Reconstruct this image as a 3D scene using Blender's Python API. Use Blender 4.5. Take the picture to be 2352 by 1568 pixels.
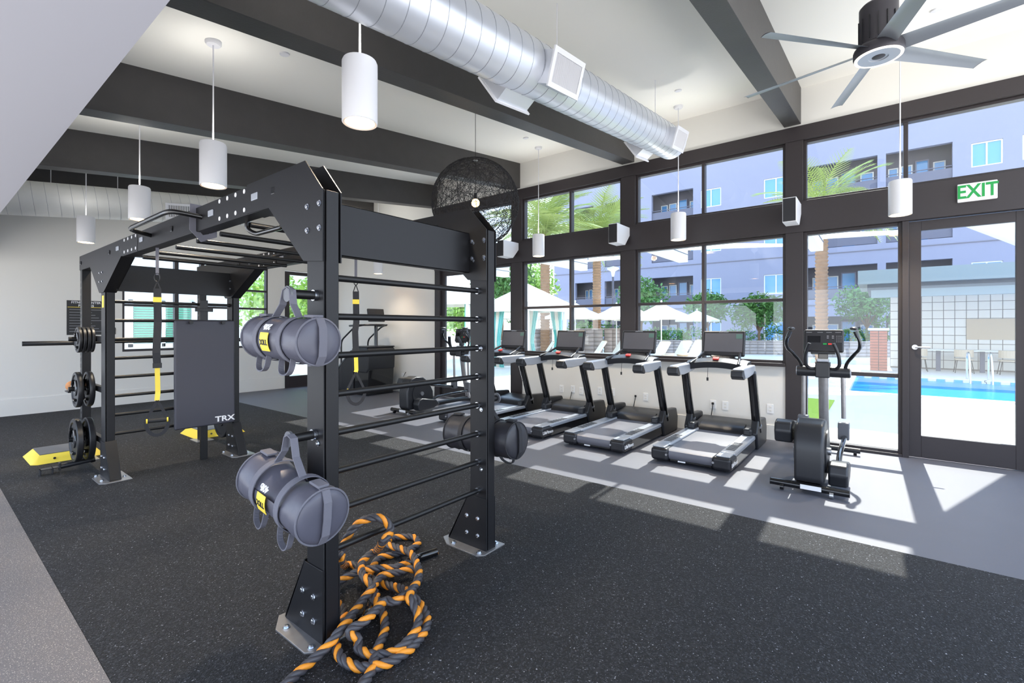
import bpy, math, random
from mathutils import Vector, Matrix, Euler
random.seed(7)
for o in list(bpy.data.objects): bpy.data.objects.remove(o)
scene = bpy.context.scene
COL = scene.collection
PI = math.pi
# ---------------------------------------------------------------- camera
HC = 1.5; FPX = 1080.0; CXP = 1176.0; HYP = 752.0
RT = (.6148, -.7886); FW = (.7886, .6148)
cam = bpy.data.cameras.new('camera'); camo = bpy.data.objects.new('camera', cam); COL.objects.link(camo)
camo.location = (0, 0, HC)
camo.rotation_euler = (PI/2, 0, -math.atan2(FW[0], FW[1]))
cam.sensor_fit = 'HORIZONTAL'; cam.sensor_width = 36; cam.lens = 36*FPX/2352
cam.shift_y = (HYP-784)/2352
cam.clip_start = .05; cam.clip_end = 400
scene.camera = camo
# ---------------------------------------------------------------- sky, sun, exposure
SUN_STRENGTH = 5.4; SKY_STRENGTH = 2.3; EXPOSURE = .72
w = bpy.data.worlds.new('world'); scene.world = w; w.use_nodes = True
nt = w.node_tree; nt.nodes.clear()
wo = nt.nodes.new('ShaderNodeOutputWorld'); bg = nt.nodes.new('ShaderNodeBackground')
tc = nt.nodes.new('ShaderNodeTexCoord'); sx = nt.nodes.new('ShaderNodeSeparateXYZ')
mr = nt.nodes.new('ShaderNodeMapRange'); mr.inputs[1].default_value = -1; mr.inputs[2].default_value = 1
cr = nt.nodes.new('ShaderNodeValToRGB')
e = cr.color_ramp.elements
e[0].position = 0; e[0].color = (1.0, .97, .93, 1)
e[1].position = 1; e[1].color = (.42, .62, 1, 1)
for p_, c_ in ((.475, (.95, .95, .95, 1)), (.53, (.78, .87, 1, 1)), (.7, (.54, .72, 1, 1))):
    n_ = e.new(p_); n_.color = c_
nt.links.new(tc.outputs['Generated'], sx.inputs[0]); nt.links.new(sx.outputs[2], mr.inputs[0])
nt.links.new(mr.outputs[0], cr.inputs[0]); nt.links.new(cr.outputs[0], bg.inputs[0]); nt.links.new(bg.outputs[0], wo.inputs[0])
bg.inputs[1].default_value = SKY_STRENGTH
sd = bpy.data.lights.new('sun', 'SUN'); sun = bpy.data.objects.new('sun', sd); COL.objects.link(sun)
SUNDIR = Vector((.6745, .012, .738)).normalized()
sun.rotation_euler = SUNDIR.to_track_quat('Z', 'Y').to_euler(); sun.location = (30, 0, 30)
sd.energy = SUN_STRENGTH; sd.angle = math.radians(.53); sd.color = (1, .955, .89)
vs = scene.view_settings
scene.display_settings.display_device = 'sRGB'
vs.view_transform = 'Standard'; vs.look = 'None'; vs.gamma = 1; vs.exposure = EXPOSURE; vs.use_curve_mapping = False

# ---------------------------------------------------------------- helpers
def lin(c):
    return tuple(((x/255)/12.92 if x/255 <= .04045 else ((x/255+.055)/1.055)**2.4) for x in c)
def mat(name, rgb, rough=.5, metal=0, spec=.5, noise=None, bump=None, emit=None, trans=0, coat=0, alpha=None, speck=None, sheen=0):
    """noise=(scale, amount), bump=(scale, strength), speck=[(scale, threshold, rgb), ...]"""
    m = bpy.data.materials.new(name); m.use_nodes = True
    t = m.node_tree; b = t.nodes['Principled BSDF']; L = t.links
    c = (*lin(rgb), 1)
    b.inputs['Base Color'].default_value = c; b.inputs['Roughness'].default_value = rough
    b.inputs['Metallic'].default_value = metal; b.inputs['Specular IOR Level'].default_value = spec
    b.inputs['Transmission Weight'].default_value = trans; b.inputs['Coat Weight'].default_value = coat
    b.inputs['Sheen Weight'].default_value = sheen
    if emit:
        b.inputs['Emission Color'].default_value = (*lin(emit[0]), 1); b.inputs['Emission Strength'].default_value = emit[1]
    co = None
    if noise or bump or speck:
        co = t.nodes.new('ShaderNodeTexCoord').outputs['Object']
    last = None
    if noise:
        n = t.nodes.new('ShaderNodeTexNoise'); n.inputs['Scale'].default_value = noise[0]; n.inputs['Detail'].default_value = 5
        L.new(co, n.inputs['Vector'])
        mx = t.nodes.new('ShaderNodeMix'); mx.data_type = 'RGBA'
        mx.inputs[6].default_value = (*[x*(1-noise[1]) for x in c[:3]], 1); mx.inputs[7].default_value = (*[min(1, x*(1+noise[1])) for x in c[:3]], 1)
        L.new(n.outputs['Fac'], mx.inputs[0]); last = mx.outputs[2]
    for (sc, th, col) in (speck or []):
        v = t.nodes.new('ShaderNodeTexNoise'); v.inputs['Scale'].default_value = sc; v.inputs['Detail'].default_value = 1.5
        L.new(co, v.inputs['Vector'])
        g = t.nodes.new('ShaderNodeMapRange'); g.inputs[1].default_value = th; g.inputs[2].default_value = th+.05
        L.new(v.outputs['Fac'], g.inputs[0])
        mx = t.nodes.new('ShaderNodeMix'); mx.data_type = 'RGBA'
        if last is not None: L.new(last, mx.inputs[6])
        else: mx.inputs[6].default_value = c
        mx.inputs[7].default_value = (*lin(col), 1)
        L.new(g.outputs[0], mx.inputs[0]); last = mx.outputs[2]
    if last is not None: L.new(last, b.inputs['Base Color'])
    if bump:
        n = t.nodes.new('ShaderNodeTexNoise'); n.inputs['Scale'].default_value = bump[0]; n.inputs['Detail'].default_value = 3
        L.new(co, n.inputs['Vector'])
        bp = t.nodes.new('ShaderNodeBump'); bp.inputs['Strength'].default_value = bump[1]; bp.inputs['Distance'].default_value = .01
        L.new(n.outputs['Fac'], bp.inputs['Height']); L.new(bp.outputs[0], b.inputs['Normal'])
    return m
def glass_mat(name, tint=(1, 1, 1), refl=1.0):
    m = bpy.data.materials.new(name); m.use_nodes = True; t = m.node_tree; t.nodes.clear()
    o = t.nodes.new('ShaderNodeOutputMaterial'); tr = t.nodes.new('ShaderNodeBsdfTransparent'); gl = t.nodes.new('ShaderNodeBsdfGlossy')
    tr.inputs[0].default_value = (*tint, 1); gl.inputs['Roughness'].default_value = .0
    gl.inputs[0].default_value = (refl, refl, refl, 1)
    # reflectance 4 % face on, rising at grazing angles, the same from both sides of the pane
    lw = t.nodes.new('ShaderNodeLayerWeight'); lw.inputs[0].default_value = .5
    pw = t.nodes.new('ShaderNodeMath'); pw.operation = 'POWER'; pw.inputs[1].default_value = 5
    ma = t.nodes.new('ShaderNodeMath'); ma.operation = 'MULTIPLY_ADD'; ma.inputs[1].default_value = .85; ma.inputs[2].default_value = .035
    mx = t.nodes.new('ShaderNodeMixShader'); t.links.new(lw.outputs['Facing'], pw.inputs[0]); t.links.new(pw.outputs[0], ma.inputs[0])
    t.links.new(ma.outputs[0], mx.inputs[0]); t.links.new(tr.outputs[0], mx.inputs[1]); t.links.new(gl.outputs[0], mx.inputs[2])
    t.links.new(mx.outputs[0], o.inputs[0]); return m

def parent_mat(p):
    m = Matrix.Identity(4)
    while p is not None:
        m = Matrix.LocRotScale(p.location, p.rotation_euler, None) @ m; p = p.parent
    return m
class MB:
    def __init__(s): s.v = []; s.f = []
    def add(s, vs, fs):
        n = len(s.v); s.v += [tuple(v) for v in vs]; s.f += [tuple(i+n for i in f) for f in fs]; return s
    def box(s, c, d, rot=None):
        hx, hy, hz = d[0]/2, d[1]/2, d[2]/2
        vs = [Vector((x, y, z)) for x in (-hx, hx) for y in (-hy, hy) for z in (-hz, hz)]
        if rot is not None:
            R_ = rot if isinstance(rot, Matrix) else Euler(rot).to_matrix()
            vs = [R_ @ v for v in vs]
        c = Vector(c)
        return s.add([v+c for v in vs], [(0, 1, 3, 2), (4, 6, 7, 5), (0, 4, 5, 1), (2, 3, 7, 6), (0, 2, 6, 4), (1, 5, 7, 3)])
    def bb(s, x0, x1, y0, y1, z0, z1):
        return s.box(((x0+x1)/2, (y0+y1)/2, (z0+z1)/2), (abs(x1-x0), abs(y1-y0), abs(z1-z0)))
    def cyl(s, p0, p1, r, n=12, r1=None, caps=True):
        p0 = Vector(p0); p1 = Vector(p1); d = (p1-p0).normalized(); r1 = r if r1 is None else r1
        a = d.orthogonal().normalized(); b = d.cross(a)
        vs = []
        for p, q in ((p0, r), (p1, r1)):
            for i in range(n):
                t = 2*PI*i/n; vs.append(p+(a*math.cos(t)+b*math.sin(t))*q)
        fs = [(i, (i+1) % n, n+(i+1) % n, n+i) for i in range(n)]
        if caps: fs += [tuple(range(n))[::-1], tuple(range(n, 2*n))]
        return s.add(vs, fs)
    def tube(s, pts, r, n=8, closed=False, caps=True, flat=None):
        """swept circle; flat=(w,h,up) sweeps a rectangle-like strap instead"""
        P_ = [Vector(p) for p in pts]; m = len(P_); vs = []; prev = None
        for i, p in enumerate(P_):
            if closed: d = (P_[(i+1) % m]-P_[i-1])
            else: d = (P_[min(i+1, m-1)]-P_[max(i-1, 0)])
            if d.length < 1e-9: d = Vector((0, 0, 1))
            d.normalize()
            if flat and len(flat) > 2:
                up = Vector(flat[2]); a = up-d*up.dot(d)
                a = a.normalized() if a.length > 1e-6 else d.orthogonal().normalized()
            elif prev is None: a = d.orthogonal().normalized()
            else:
                a = prev-d*prev.dot(d); a = a.normalized() if a.length > 1e-6 else d.orthogonal().normalized()
            prev = a; b = d.cross(a)
            if flat:
                w_, h_ = flat[0]/2, flat[1]/2
                ring = [(w_, h_), (-w_, h_), (-w_, -h_), (w_, -h_)]
                vs += [p+b*x+a*y for x, y in ring]
            else:
                rr = r[i] if isinstance(r, (list, tuple)) else r
                vs += [p+(a*math.cos(2*PI*k/n)+b*math.sin(2*PI*k/n))*rr for k in range(n)]
        if flat: n = 4
        fs = []
        for i in range(m if closed else m-1):
            j = (i+1) % m
            fs += [(i*n+k, i*n+(k+1) % n, j*n+(k+1) % n, j*n+k) for k in range(n)]
        if caps and not closed: fs += [tuple(range(n))[::-1], tuple(range((m-1)*n, m*n))]
        return s.add(vs, fs)
    def prism(s, pts, axis, a0, a1):
        """2D outline extruded along axis 'x' (pts=(y,z)), 'y' (pts=(x,z)) or 'z' (pts=(x,y))"""
        def mk(p, a): return (a, p[0], p[1]) if axis == 'x' else ((p[0], a, p[1]) if axis == 'y' else (p[0], p[1], a))
        n = len(pts); vs = [mk(p, a0) for p in pts]+[mk(p, a1) for p in pts]
        return s.add(vs, [(i, (i+1) % n, n+(i+1) % n, n+i) for i in range(n)]+[tuple(range(n))[::-1], tuple(range(n, 2*n))])
    def lathe(s, prof, c=(0, 0, 0), axis=(0, 0, 1), n=24, cap=True):
        d = Vector(axis).normalized(); a = d.orthogonal().normalized(); b = d.cross(a); c = Vector(c); vs = []
        for r, h in prof:
            for i in range(n):
                t = 2*PI*i/n; vs.append(c+d*h+(a*math.cos(t)+b*math.sin(t))*r)
        m = len(prof)
        fs = [(j*n+i, j*n+(i+1) % n, (j+1)*n+(i+1) % n, (j+1)*n+i) for j in range(m-1) for i in range(n)]
        if cap and prof[0][0] > 1e-6: fs.append(tuple(range(n))[::-1])
        if cap and prof[-1][0] > 1e-6: fs.append(tuple(range((m-1)*n, m*n)))
        return s.add(vs, fs)
    def sphere(s, c, r, n=16, m=10, sc=(1, 1, 1)):
        vs = [(c[0], c[1], c[2]+r*sc[2])]
        for j in range(1, m):
            for i in range(n):
                t = PI*j/m; p = 2*PI*i/n
                vs.append((c[0]+r*sc[0]*math.sin(t)*math.cos(p), c[1]+r*sc[1]*math.sin(t)*math.sin(p), c[2]+r*sc[2]*math.cos(t)))
        vs.append((c[0], c[1], c[2]-r*sc[2])); L = len(vs)-1
        fs = [(0, 1+i, 1+(i+1) % n) for i in range(n)]
        for j in range(m-2):
            fs += [(1+j*n+i, 1+(j+1)*n+i, 1+(j+1)*n+(i+1) % n, 1+j*n+(i+1) % n) for i in range(n)]
        fs += [(L, 1+(m-2)*n+(i+1) % n, 1+(m-2)*n+i) for i in range(n)]
        return s.add(vs, fs)
    def quad(s, a, b, c, d): return s.add([a, b, c, d], [(0, 1, 2, 3)])
    def build(s, name, m, parent=None, smooth=False, bevel=0, seg=2, sub=0, solid=0, angle=40, kind=None, world=False):
        me = bpy.data.meshes.new(name); me.from_pydata(s.v, [], s.f); me.materials.append(m); me.validate(); me.update()
        if world and parent is not None: me.transform(parent_mat(parent).inverted())
        if smooth:
            me.polygons.foreach_set('use_smooth', [True]*len(me.polygons))
            me.set_sharp_from_angle(angle=math.radians(angle))
        o = bpy.data.objects.new(name, me); COL.objects.link(o)
        if parent is not None: o.parent = parent
        if solid:
            q = o.modifiers.new('solid', 'SOLIDIFY'); q.thickness = solid; q.offset = 0
        if sub:
            q = o.modifiers.new('sub', 'SUBSURF'); q.levels = sub; q.render_levels = sub
        if bevel:
            q = o.modifiers.new('bevel', 'BEVEL'); q.width = bevel; q.segments = seg; q.limit_method = 'ANGLE'; q.angle_limit = math.radians(35)
            me.polygons.foreach_set('use_smooth', [True]*len(me.polygons)); q.harden_normals = True
        if kind: o['kind'] = kind
        return o
def tag(o, label, cat=None, group=None):
    o['label'] = label
    if cat: o['category'] = cat
    if group: o['group'] = group
    return o
def thing(name, label, cat, loc=(0, 0, 0), rz=0, group=None):
    o = bpy.data.objects.new(name, None); COL.objects.link(o); o.location = loc; o.rotation_euler = (0, 0, rz); o.empty_display_size = .1
    return tag(o, label, cat, group)
def struct(o): o['kind'] = 'structure'; return o
def kids(o): return [c for c in bpy.data.objects if c.parent == o]
def copy_tree(o, label=None, loc=None, rz=None, parent=None, group=None):
    c = o.copy(); COL.objects.link(c)
    if parent is not None: c.parent = parent
    if label: c['label'] = label
    if group: c['group'] = group
    if loc is not None: c.location = loc
    if rz is not None: c.rotation_euler = (0, 0, rz)
    for k in list(o.children): copy_tree(k, parent=c)
    return c
def at(x, y, X=None, Y=None, z=None, d=None):
    """pixel of the photograph to a point on a plane X=, Y= or z=, or at a depth d"""
    a = (x-CXP)/FPX; b = -(y-HYP)/FPX; r = (FW[0]+a*RT[0], FW[1]+a*RT[1], b)
    t = (z-HC)/r[2] if z is not None else (X/r[0] if X is not None else (Y/r[1] if Y is not None else d))
    return Vector((r[0]*t, r[1]*t, HC+r[2]*t))
def text_obj(name, s, size, m, loc, rot, parent=None, depth=.0015, align='CENTER', bold=0, sx=1):
    cu = bpy.data.curves.new(name, 'FONT'); cu.body = s; cu.size = size; cu.extrude = depth; cu.align_x = align; cu.align_y = 'CENTER'; cu.offset = bold
    cu.resolution_u = 3
    o = bpy.data.objects.new(name+'_tmp', cu); COL.objects.link(o)
    dg = bpy.context.evaluated_depsgraph_get(); me = bpy.data.meshes.new_from_object(o.evaluated_get(dg))
    bpy.data.objects.remove(o); me.materials.clear(); me.materials.append(m)
    R_ = rot if isinstance(rot, Matrix) else Euler(rot).to_matrix()
    me.transform(Matrix.Translation(Vector(loc)) @ R_.to_4x4() @ Matrix.Diagonal((sx, 1, 1, 1)))
    q = bpy.data.objects.new(name, me); COL.objects.link(q)
    if parent is not None: q.parent = parent
    return q
# rotation putting text (x right, y up, z out) on the face of a thing that looks towards -X or -Y
FACE_MX = Matrix(((0, 0, -1), (-1, 0, 0), (0, 1, 0)))
FACE_MY = Matrix(((1, 0, 0), (0, 0, -1), (0, 1, 0)))

# ---------------------------------------------------------------- materials
M = {}
M['wall'] = mat('wall_paint', (226, 224, 219), .75, bump=(240, .04))
M['ceil'] = mat('ceiling_paint', (246, 244, 237), .8)
M['soffit'] = mat('soffit_paint', (192, 192, 202), .8)
M['bronze'] = mat('bronze_metal', (52, 47, 49), .45, 0, .4, noise=(30, .06))
M['beam'] = mat('beam_wood', (62, 60, 60), .5, noise=(7, .16), bump=(60, .12))
M['floor'] = mat('rubber_floor', (95, 96, 105), .52, noise=(3, .06), bump=(300, .1), speck=[(420, .66, (124, 121, 119))])
M['walk'] = mat('fleck_floor', (112, 107, 106), .65, noise=(4, .06), bump=(320, .12), speck=[(190, .62, (196, 186, 172)), (230, .63, (80, 80, 86))])
M['mat'] = mat('crumb_mat', (17, 17, 19), .85, noise=(2.2, .3), bump=(120, .9), speck=[(70, .53, (34, 34, 37)), (110, .60, (62, 62, 67)), (95, .70, (150, 150, 156))])
M['black'] = mat('black_steel', (20, 20, 22), .4, 0, .4, noise=(14, .1))
M['steel_blk'] = mat('powder_coat', (23, 23, 26), .45, 0, .35, bump=(260, .05))
M['chrome'] = mat('zinc_bolt', (205, 210, 218), .22, 1)
M['alu'] = mat('aluminium', (190, 192, 196), .3, .9)
M['grey_plastic'] = mat('grey_plastic', (96, 98, 104), .42)
M['lt_plastic'] = mat('silver_plastic', (172, 177, 186), .32, .3)
M['blk_plastic'] = mat('black_plastic', (34, 34, 38), .35)
M['satin'] = mat('satin_black', (38, 39, 43), .36)
M['gloss'] = mat('gloss_black', (16, 16, 18), .12, coat=.4)
M['rubber'] = mat('rubber_black', (28, 28, 30), .7, noise=(20, .1))
M['vinyl'] = mat('vinyl_grey', (84, 84, 96), .42, noise=(8, .1), bump=(14, .22))
M['vinyl_dark'] = mat('vinyl_dark', (44, 44, 50), .45, noise=(8, .1), bump=(14, .22))
M['belt'] = mat('running_belt', (104, 104, 112), .42, noise=(12, .06))
M['webbing'] = mat('webbing_grey', (104, 104, 114), .75, bump=(300, .2))
M['webblk'] = mat('webbing_black', (38, 38, 42), .75, bump=(300, .2))
M['yellow'] = mat('yellow_plastic', (240, 212, 70), .5)
M['orange'] = mat('orange_strand', (238, 150, 42), .5, noise=(40, .1))
M['ropeblk'] = mat('grey_strand', (70, 68, 72), .45, noise=(40, .15))
M['white_metal'] = mat('white_metal', (228, 228, 232), .4)
M['galv'] = mat('galvanised', (198, 203, 210), .26, .9, noise=(5, .05))
M['seam'] = mat('duct_seam', (168, 172, 180), .4, .5)
M['duct'] = mat('painted_duct', (222, 225, 232), .36, .55, noise=(3, .03))
M['plate'] = mat('weight_plate', (34, 34, 37), .4, noise=(30, .15))
M['pad'] = mat('pad_vinyl', (60, 60, 70), .5, bump=(200, .05))
M['screen'] = mat('screen_off', (92, 92, 98), .15, spec=.6)
M['white_ink'] = mat('white_ink', (238, 238, 240), .6)
M['black_ink'] = mat('black_ink', (30, 30, 30), .6)
M['grey_ink'] = mat('grey_ink', (150, 150, 155), .6)
M['red'] = mat('red_key', (226, 62, 56), .4)
M['green'] = mat('green_print', (8, 150, 66), .5)
M['outlet'] = mat('outlet_white', (236, 236, 236), .4)
M['glass'] = glass_mat('window_glass', (.96, .985, .985))
M['bulb'] = mat('lamp_face', (255, 236, 200), .5, emit=((255, 226, 176), 6))
M['baseplate'] = mat('bare_steel', (160, 158, 158), .35, .7, noise=(18, .2))
M['cork'] = mat('cork_tan', (190, 132, 84), .7, noise=(30, .15))
# ================================================================ room shell
XW = 7.09; YF = 11.59; XS = .53; SL = .1234
def ceil_z(x): return 4.595-SL*(XW-x)
T = .14
Y0 = -2.6; X0 = -1.8
struct(MB().bb(X0, XW+T, Y0, YF+.2, -.12, 0).build('floor', M['floor']))
# rubber mat and flecked walkway lie on the slab
struct(MB().bb(.525, 4.06, Y0, YF-.02, 0, .006).build('floor_mat', M['mat']))
struct(MB().bb(X0, .523, Y0, YF-.02, 0, .006).build('floor_walkway', M['walk']))
m = MB().prism([(X0, ceil_z(X0)), (XW+.3, ceil_z(XW+.3)), (XW+.3, ceil_z(XW+.3)+.25), (X0, ceil_z(X0)+.25)], 'y', Y0, YF+.3)
struct(m.build('ceiling', M['ceil']))
m = MB().bb(X0, XS, Y0, YF, 2.58, 3.7)
struct(m.build('ceiling_soffit', M['soffit']))
# far wall with window and door openings
WX = [(2.55, 5.31)]; WZ0, WZ1 = 1.03, 2.95; DX0, DX1 = 5.72, 6.72; DZ = 2.92
m = MB()
y0, y1 = YF, YF+.16
m.bb(X0, 2.55, y0, y1, 0, 4.7); m.bb(2.55, 5.31, y0, y1, 0, WZ0); m.bb(2.55, 5.31, y0, y1, WZ1, 4.7)
m.bb(5.31, DX0, y0, y1, 0, 4.7); m.bb(DX0, DX1, y0, y1, DZ, 4.7); m.bb(DX1, XW+T, y0, y1, 0, 4.7)
struct(m.build('wall_far', M['wall']))
m = MB().bb(X0, DX0-.03, YF-.015, YF, 0, .29); m.bb(DX1+.03, XW, YF-.015, YF, 0, .29)
struct(m.build('baseboard_far', M['wall'], bevel=.004))
# window wall
m = MB(); x0, x1 = XW, XW+T
m.bb(x0, x1, Y0, YF, 4.09, 4.75)
m.bb(x0, x1, 7.66, YF, 0, 4.09)
struct(m.build('wall_right', M['wall']))
struct(MB().bb(x0, x1, .965, 5.53, 0, 1.0).build('wall_sill', M['wall']))
m = MB().bb(x0-.015, x0, 7.68, YF-.02, 0, .2); m.bb(x0-.015, x0, .967, 5.5, 0, .2)
struct(m.build('baseboard_right', M['wall'], bevel=.004))
# dark bronze columns, header, mid band and sill
n = 1
def trim(mb, bevel=.004):
    global n
    o = struct(mb.build('trim_%d' % n, M['bronze'], bevel=bevel)); n += 1; return o
for (a, b, zz) in ((.765, .965, 0), (3.04, 3.28, 1.0), (5.28, 5.53, 0), (7.5, 7.66, 0), (-1.62, -1.36, 0)):
    trim(MB().bb(XW-.02, XW+T+.02, a, b, zz, 4.09))
trim(MB().bb(XW-.035, XW+T+.01, Y0, 7.66, 3.915, 4.1))
trim(MB().bb(XW-.03, XW+T+.01, Y0, 7.66, 2.73, 3.13))
trim(MB().bb(XW-.05, XW+T+.01, .965, 5.53, .985, 1.03))
WN = [0]
def window(panes, frame, kind='window', name=None):
    """frame: list of boxes (y0,y1,z0,z1); panes: list of (y0,y1,z0,z1) on the right wall"""
    WN[0] += 1
    e_ = bpy.data.objects.new(name or 'window_%d' % WN[0], None); COL.objects.link(e_); struct(e_)
    e_.location = (XW+.07, (frame[0][0]+frame[0][1])/2, frame[0][2]); lx, ly, lz = e_.location
    for (a, b, c, d) in frame:
        MB().bb(-.05, .05, a-ly, b-ly, c-lz, d-lz).build('frame_bar', M['bronze'], e_, bevel=.004)
    for (a, b, c, d) in panes:
        MB().bb(-.006, .006, a-ly, b-ly, c-lz, d-lz).build('pane', M['glass'], e_)
    return e_
def grid(ya, yb, za, zb, ys=(), zs=(), t=.035):
    """frame bars and panes of a glazed opening"""
    fr = [(ya, ya+t, za, zb), (yb-t, yb, za, zb), (ya+t, yb-t, za, za+t), (ya+t, yb-t, zb-t, zb)]
    Y_ = [ya+t]+[v for y in ys for v in (y-t*.6, y+t*.6)]+[yb-t]; Z_ = [za+t]+[v for z in zs for v in (z-t*.6, z+t*.6)]+[zb-t]
    for y in ys: fr.append((y-t*.6, y+t*.6, za+t, zb-t))
    pa = []
    for i in range(0, len(Y_), 2):
        for k, z in enumerate(zs): fr.append((Y_[i], Y_[i+1], z-t*.6, z+t*.6))
        for k in range(0, len(Z_), 2): pa.append((Y_[i], Y_[i+1], Z_[k], Z_[k+1]))
    return pa, fr
for (a, b, ms) in ((.965, 3.04, 2.015), (3.28, 5.28, 4.25), (5.53, 7.5, 6.5), (-1.36, .765, -.25)):
    window(*grid(a, b, 3.13, 3.915, (ms,)))
window(*grid(.965, 3.04, 1.03, 2.73, (2.015,), (1.868,)))
window(*grid(3.28, 5.28, 1.03, 2.73, (4.25,), (1.868,)))
window(*grid(-.22, .765, .02, 2.73, (), (.935,), t=.04))
window(*grid(5.53, 6.5, .02, 2.73, (), (), t=.05))
# glass door beside the sidelight
def door(name, ya, yb, hand):
    d_ = bpy.data.objects.new(name, None); COL.objects.link(d_); struct(d_); d_.location = (XW+.06, (ya+yb)/2, 0)
    hw = (yb-ya)/2
    MB().bb(-.025, .025, -hw, -hw+.115, .01, 2.72).build('stile', M['bronze'], d_, bevel=.003)
    MB().bb(-.025, .025, hw-.115, hw, .01, 2.72).build('stile', M['bronze'], d_, bevel=.003)
    MB().bb(-.025, .025, -hw+.115, hw-.115, .01, .26).build('bottom_rail', M['bronze'], d_, bevel=.003)
    MB().bb(-.025, .025, -hw+.115, hw-.115, 2.61, 2.72).build('top_rail', M['bronze'], d_, bevel=.003)
    MB().bb(-.008, .008, -hw+.115, hw-.115, .26, 2.61).build('pane', M['glass'], d_)
    hy = hand*(hw-.06)
    h = MB().cyl((-.025, hy, 1.275), (-.037, hy, 1.275), .028, 16); h.cyl((-.03, hy, 1.275), (-.07, hy, 1.275), .011)
    h.tube([(-.068, hy, 1.275), (-.072, hy-hand*.03, 1.275), (-.072, hy-hand*.13, 1.272)], .011, 10)
    h.build('handle', M['alu'], d_, smooth=True)
    return d_
door('door_1', -1.25, -.27, 1)
trim(MB().bb(XW-.02, XW+T+.01, -.275, -.215, 0, 2.73)); trim(MB().bb(XW-.02, XW+T+.01, -1.36, -1.25, 0, 2.73))
trim(MB().bb(XW-.02, XW+T, -.215, .765, 0, .03))
door('door_2', 6.5, 7.5, -1)
# far wall window unit and door
f_ = bpy.data.objects.new('window_9', None); COL.objects.link(f_); struct(f_); f_.location = (3.93, YF+.06, WZ0)
def fbar(a, b, c, d, par, dx, dz, dep=.06): MB().bb(a-dx, b-dx, -dep, dep, c-dz, d-dz).build('frame_bar', M['bronze'], par, bevel=.003)
xs = [2.55, 3.45, 3.93, 4.62, 5.31]
for x in xs: fbar(x-.035 if x > 2.6 else x, x+.035 if x < 5.3 else x, WZ0, WZ1, f_, 3.93, WZ0)
for i in range(4):
    a, b = xs[i]+.035, xs[i+1]-.035
    for z_ in (WZ0, 1.92, 2.34, WZ1-.05): fbar(a, b, z_, z_+.045, f_, 3.93, WZ0, .05)
    for c, d in ((WZ0+.045, 1.92), (1.965, 2.34), (2.385, WZ1-.05)):
        MB().bb(a-3.93, b-3.93, -.005, .005, c-WZ0, d-WZ0).build('pane', M['glass'], f_)
d3 = bpy.data.objects.new('door_3', None); COL.objects.link(d3); struct(d3); d3.location = (6.22, YF+.06, 0)
for (a, b, c, d, nm) in ((-.5, -.38, 0, 2.9, 'stile'), (.38, .5, 0, 2.9, 'stile'), (-.38, .38, 0, .28, 'bottom_rail'), (-.38, .38, 2.34, 2.46, 'transom_bar'), (-.38, .38, 2.82, 2.9, 'top_rail')):
    MB().bb(a, b, -.06, .04, c, d).build(nm, M['bronze'], d3, bevel=.003)
MB().bb(-.38, .38, -.006, .006, .28, 2.34).build('pane', M['glass'], d3)
MB().bb(-.38, .38, -.006, .006, 2.46, 2.82).build('pane', M['glass'], d3)
# ceiling beams
BD = .465
def beam(y, wdt, lab):
    def zz(x): return ceil_z(x)
    m = MB().prism([(XS-.4, zz(XS-.4)-BD), (XW, zz(XW)-BD), (XW, zz(XW)+.02), (XS-.4, zz(XS-.4)+.02)], 'y', y, y+wdt)
    tag(m.build('ceiling_beam', M['beam'], bevel=.004), lab, 'beam', 'sloping ceiling beams')
beam(.79, .19, 'dark ceiling beam nearest the ceiling fan, ending above the wide window column')
beam(3.06, .21, 'dark ceiling beam running alongside the big round duct')
beam(5.33, .21, 'dark ceiling beam directly behind the openwork globe pendant')
beam(7.60, .21, 'dark ceiling beam second from the far wall')
beam(9.87, .21, 'dark ceiling beam closest to the far wall, above the far duct')
# recessed lights / sprinklers are flush discs
for x, y, lab in ((5.87, 1.96, 'flush white sprinkler cap on ceiling near the duct end'), (5.89, 4.32, 'flush white sprinkler cap on ceiling above the globe pendant'),
             (5.845, -.42, 'flush white sprinkler cap on ceiling above the fan'), (2.09, 4.24, 'flush white sprinkler cap on ceiling near the soffit pendant')):
    z = ceil_z(x)
    m = MB().lathe([(.0, -.012), (.04, -.012), (.042, -.008), (.042, .004)], (x, y, z), (-SL, 0, 1), 20)
    tag(m.build('sprinkler_cap', M['white_metal'], smooth=True), lab, 'sprinkler cap', 'ceiling sprinkler caps')
# ================================================================ training rig
rig = thing('training_rig', 'black steel training rig with monkey bars and two ladder ends on the rubber mat', 'exercise rig', (1.82, 4.1, .006))
XL, XR = 1.196, 2.36; PW = .078
def wb(mb, name, m, parent=rig, **k): return mb.build(name, m, parent, world=True, **k)
_bolt = None
def bolt(p, axis, parent, r=.011, label=None):
    """hex bolt head with washer, shared mesh"""
    global _bolt
    if _bolt is None:
        b_ = MB().lathe([(0, 0), (1.35, 0), (1.35, .25), (0, .25)], n=12); b_.lathe([(0, .25), (.95, .25), (.95, .85), (.7, 1.0), (0, 1.0)], n=6)
        o_ = b_.build('bolt', M['chrome']); _bolt = o_.data; bpy.data.objects.remove(o_)
    o = bpy.data.objects.new('bolt', _bolt); COL.objects.link(o); o.parent = parent
    inv = parent_mat(parent).inverted()
    o.location = inv @ Vector(p); o.rotation_euler = Vector(axis).to_track_quat('Z', 'Y').to_euler(); o.scale = (r, r, r)
    return o
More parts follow.
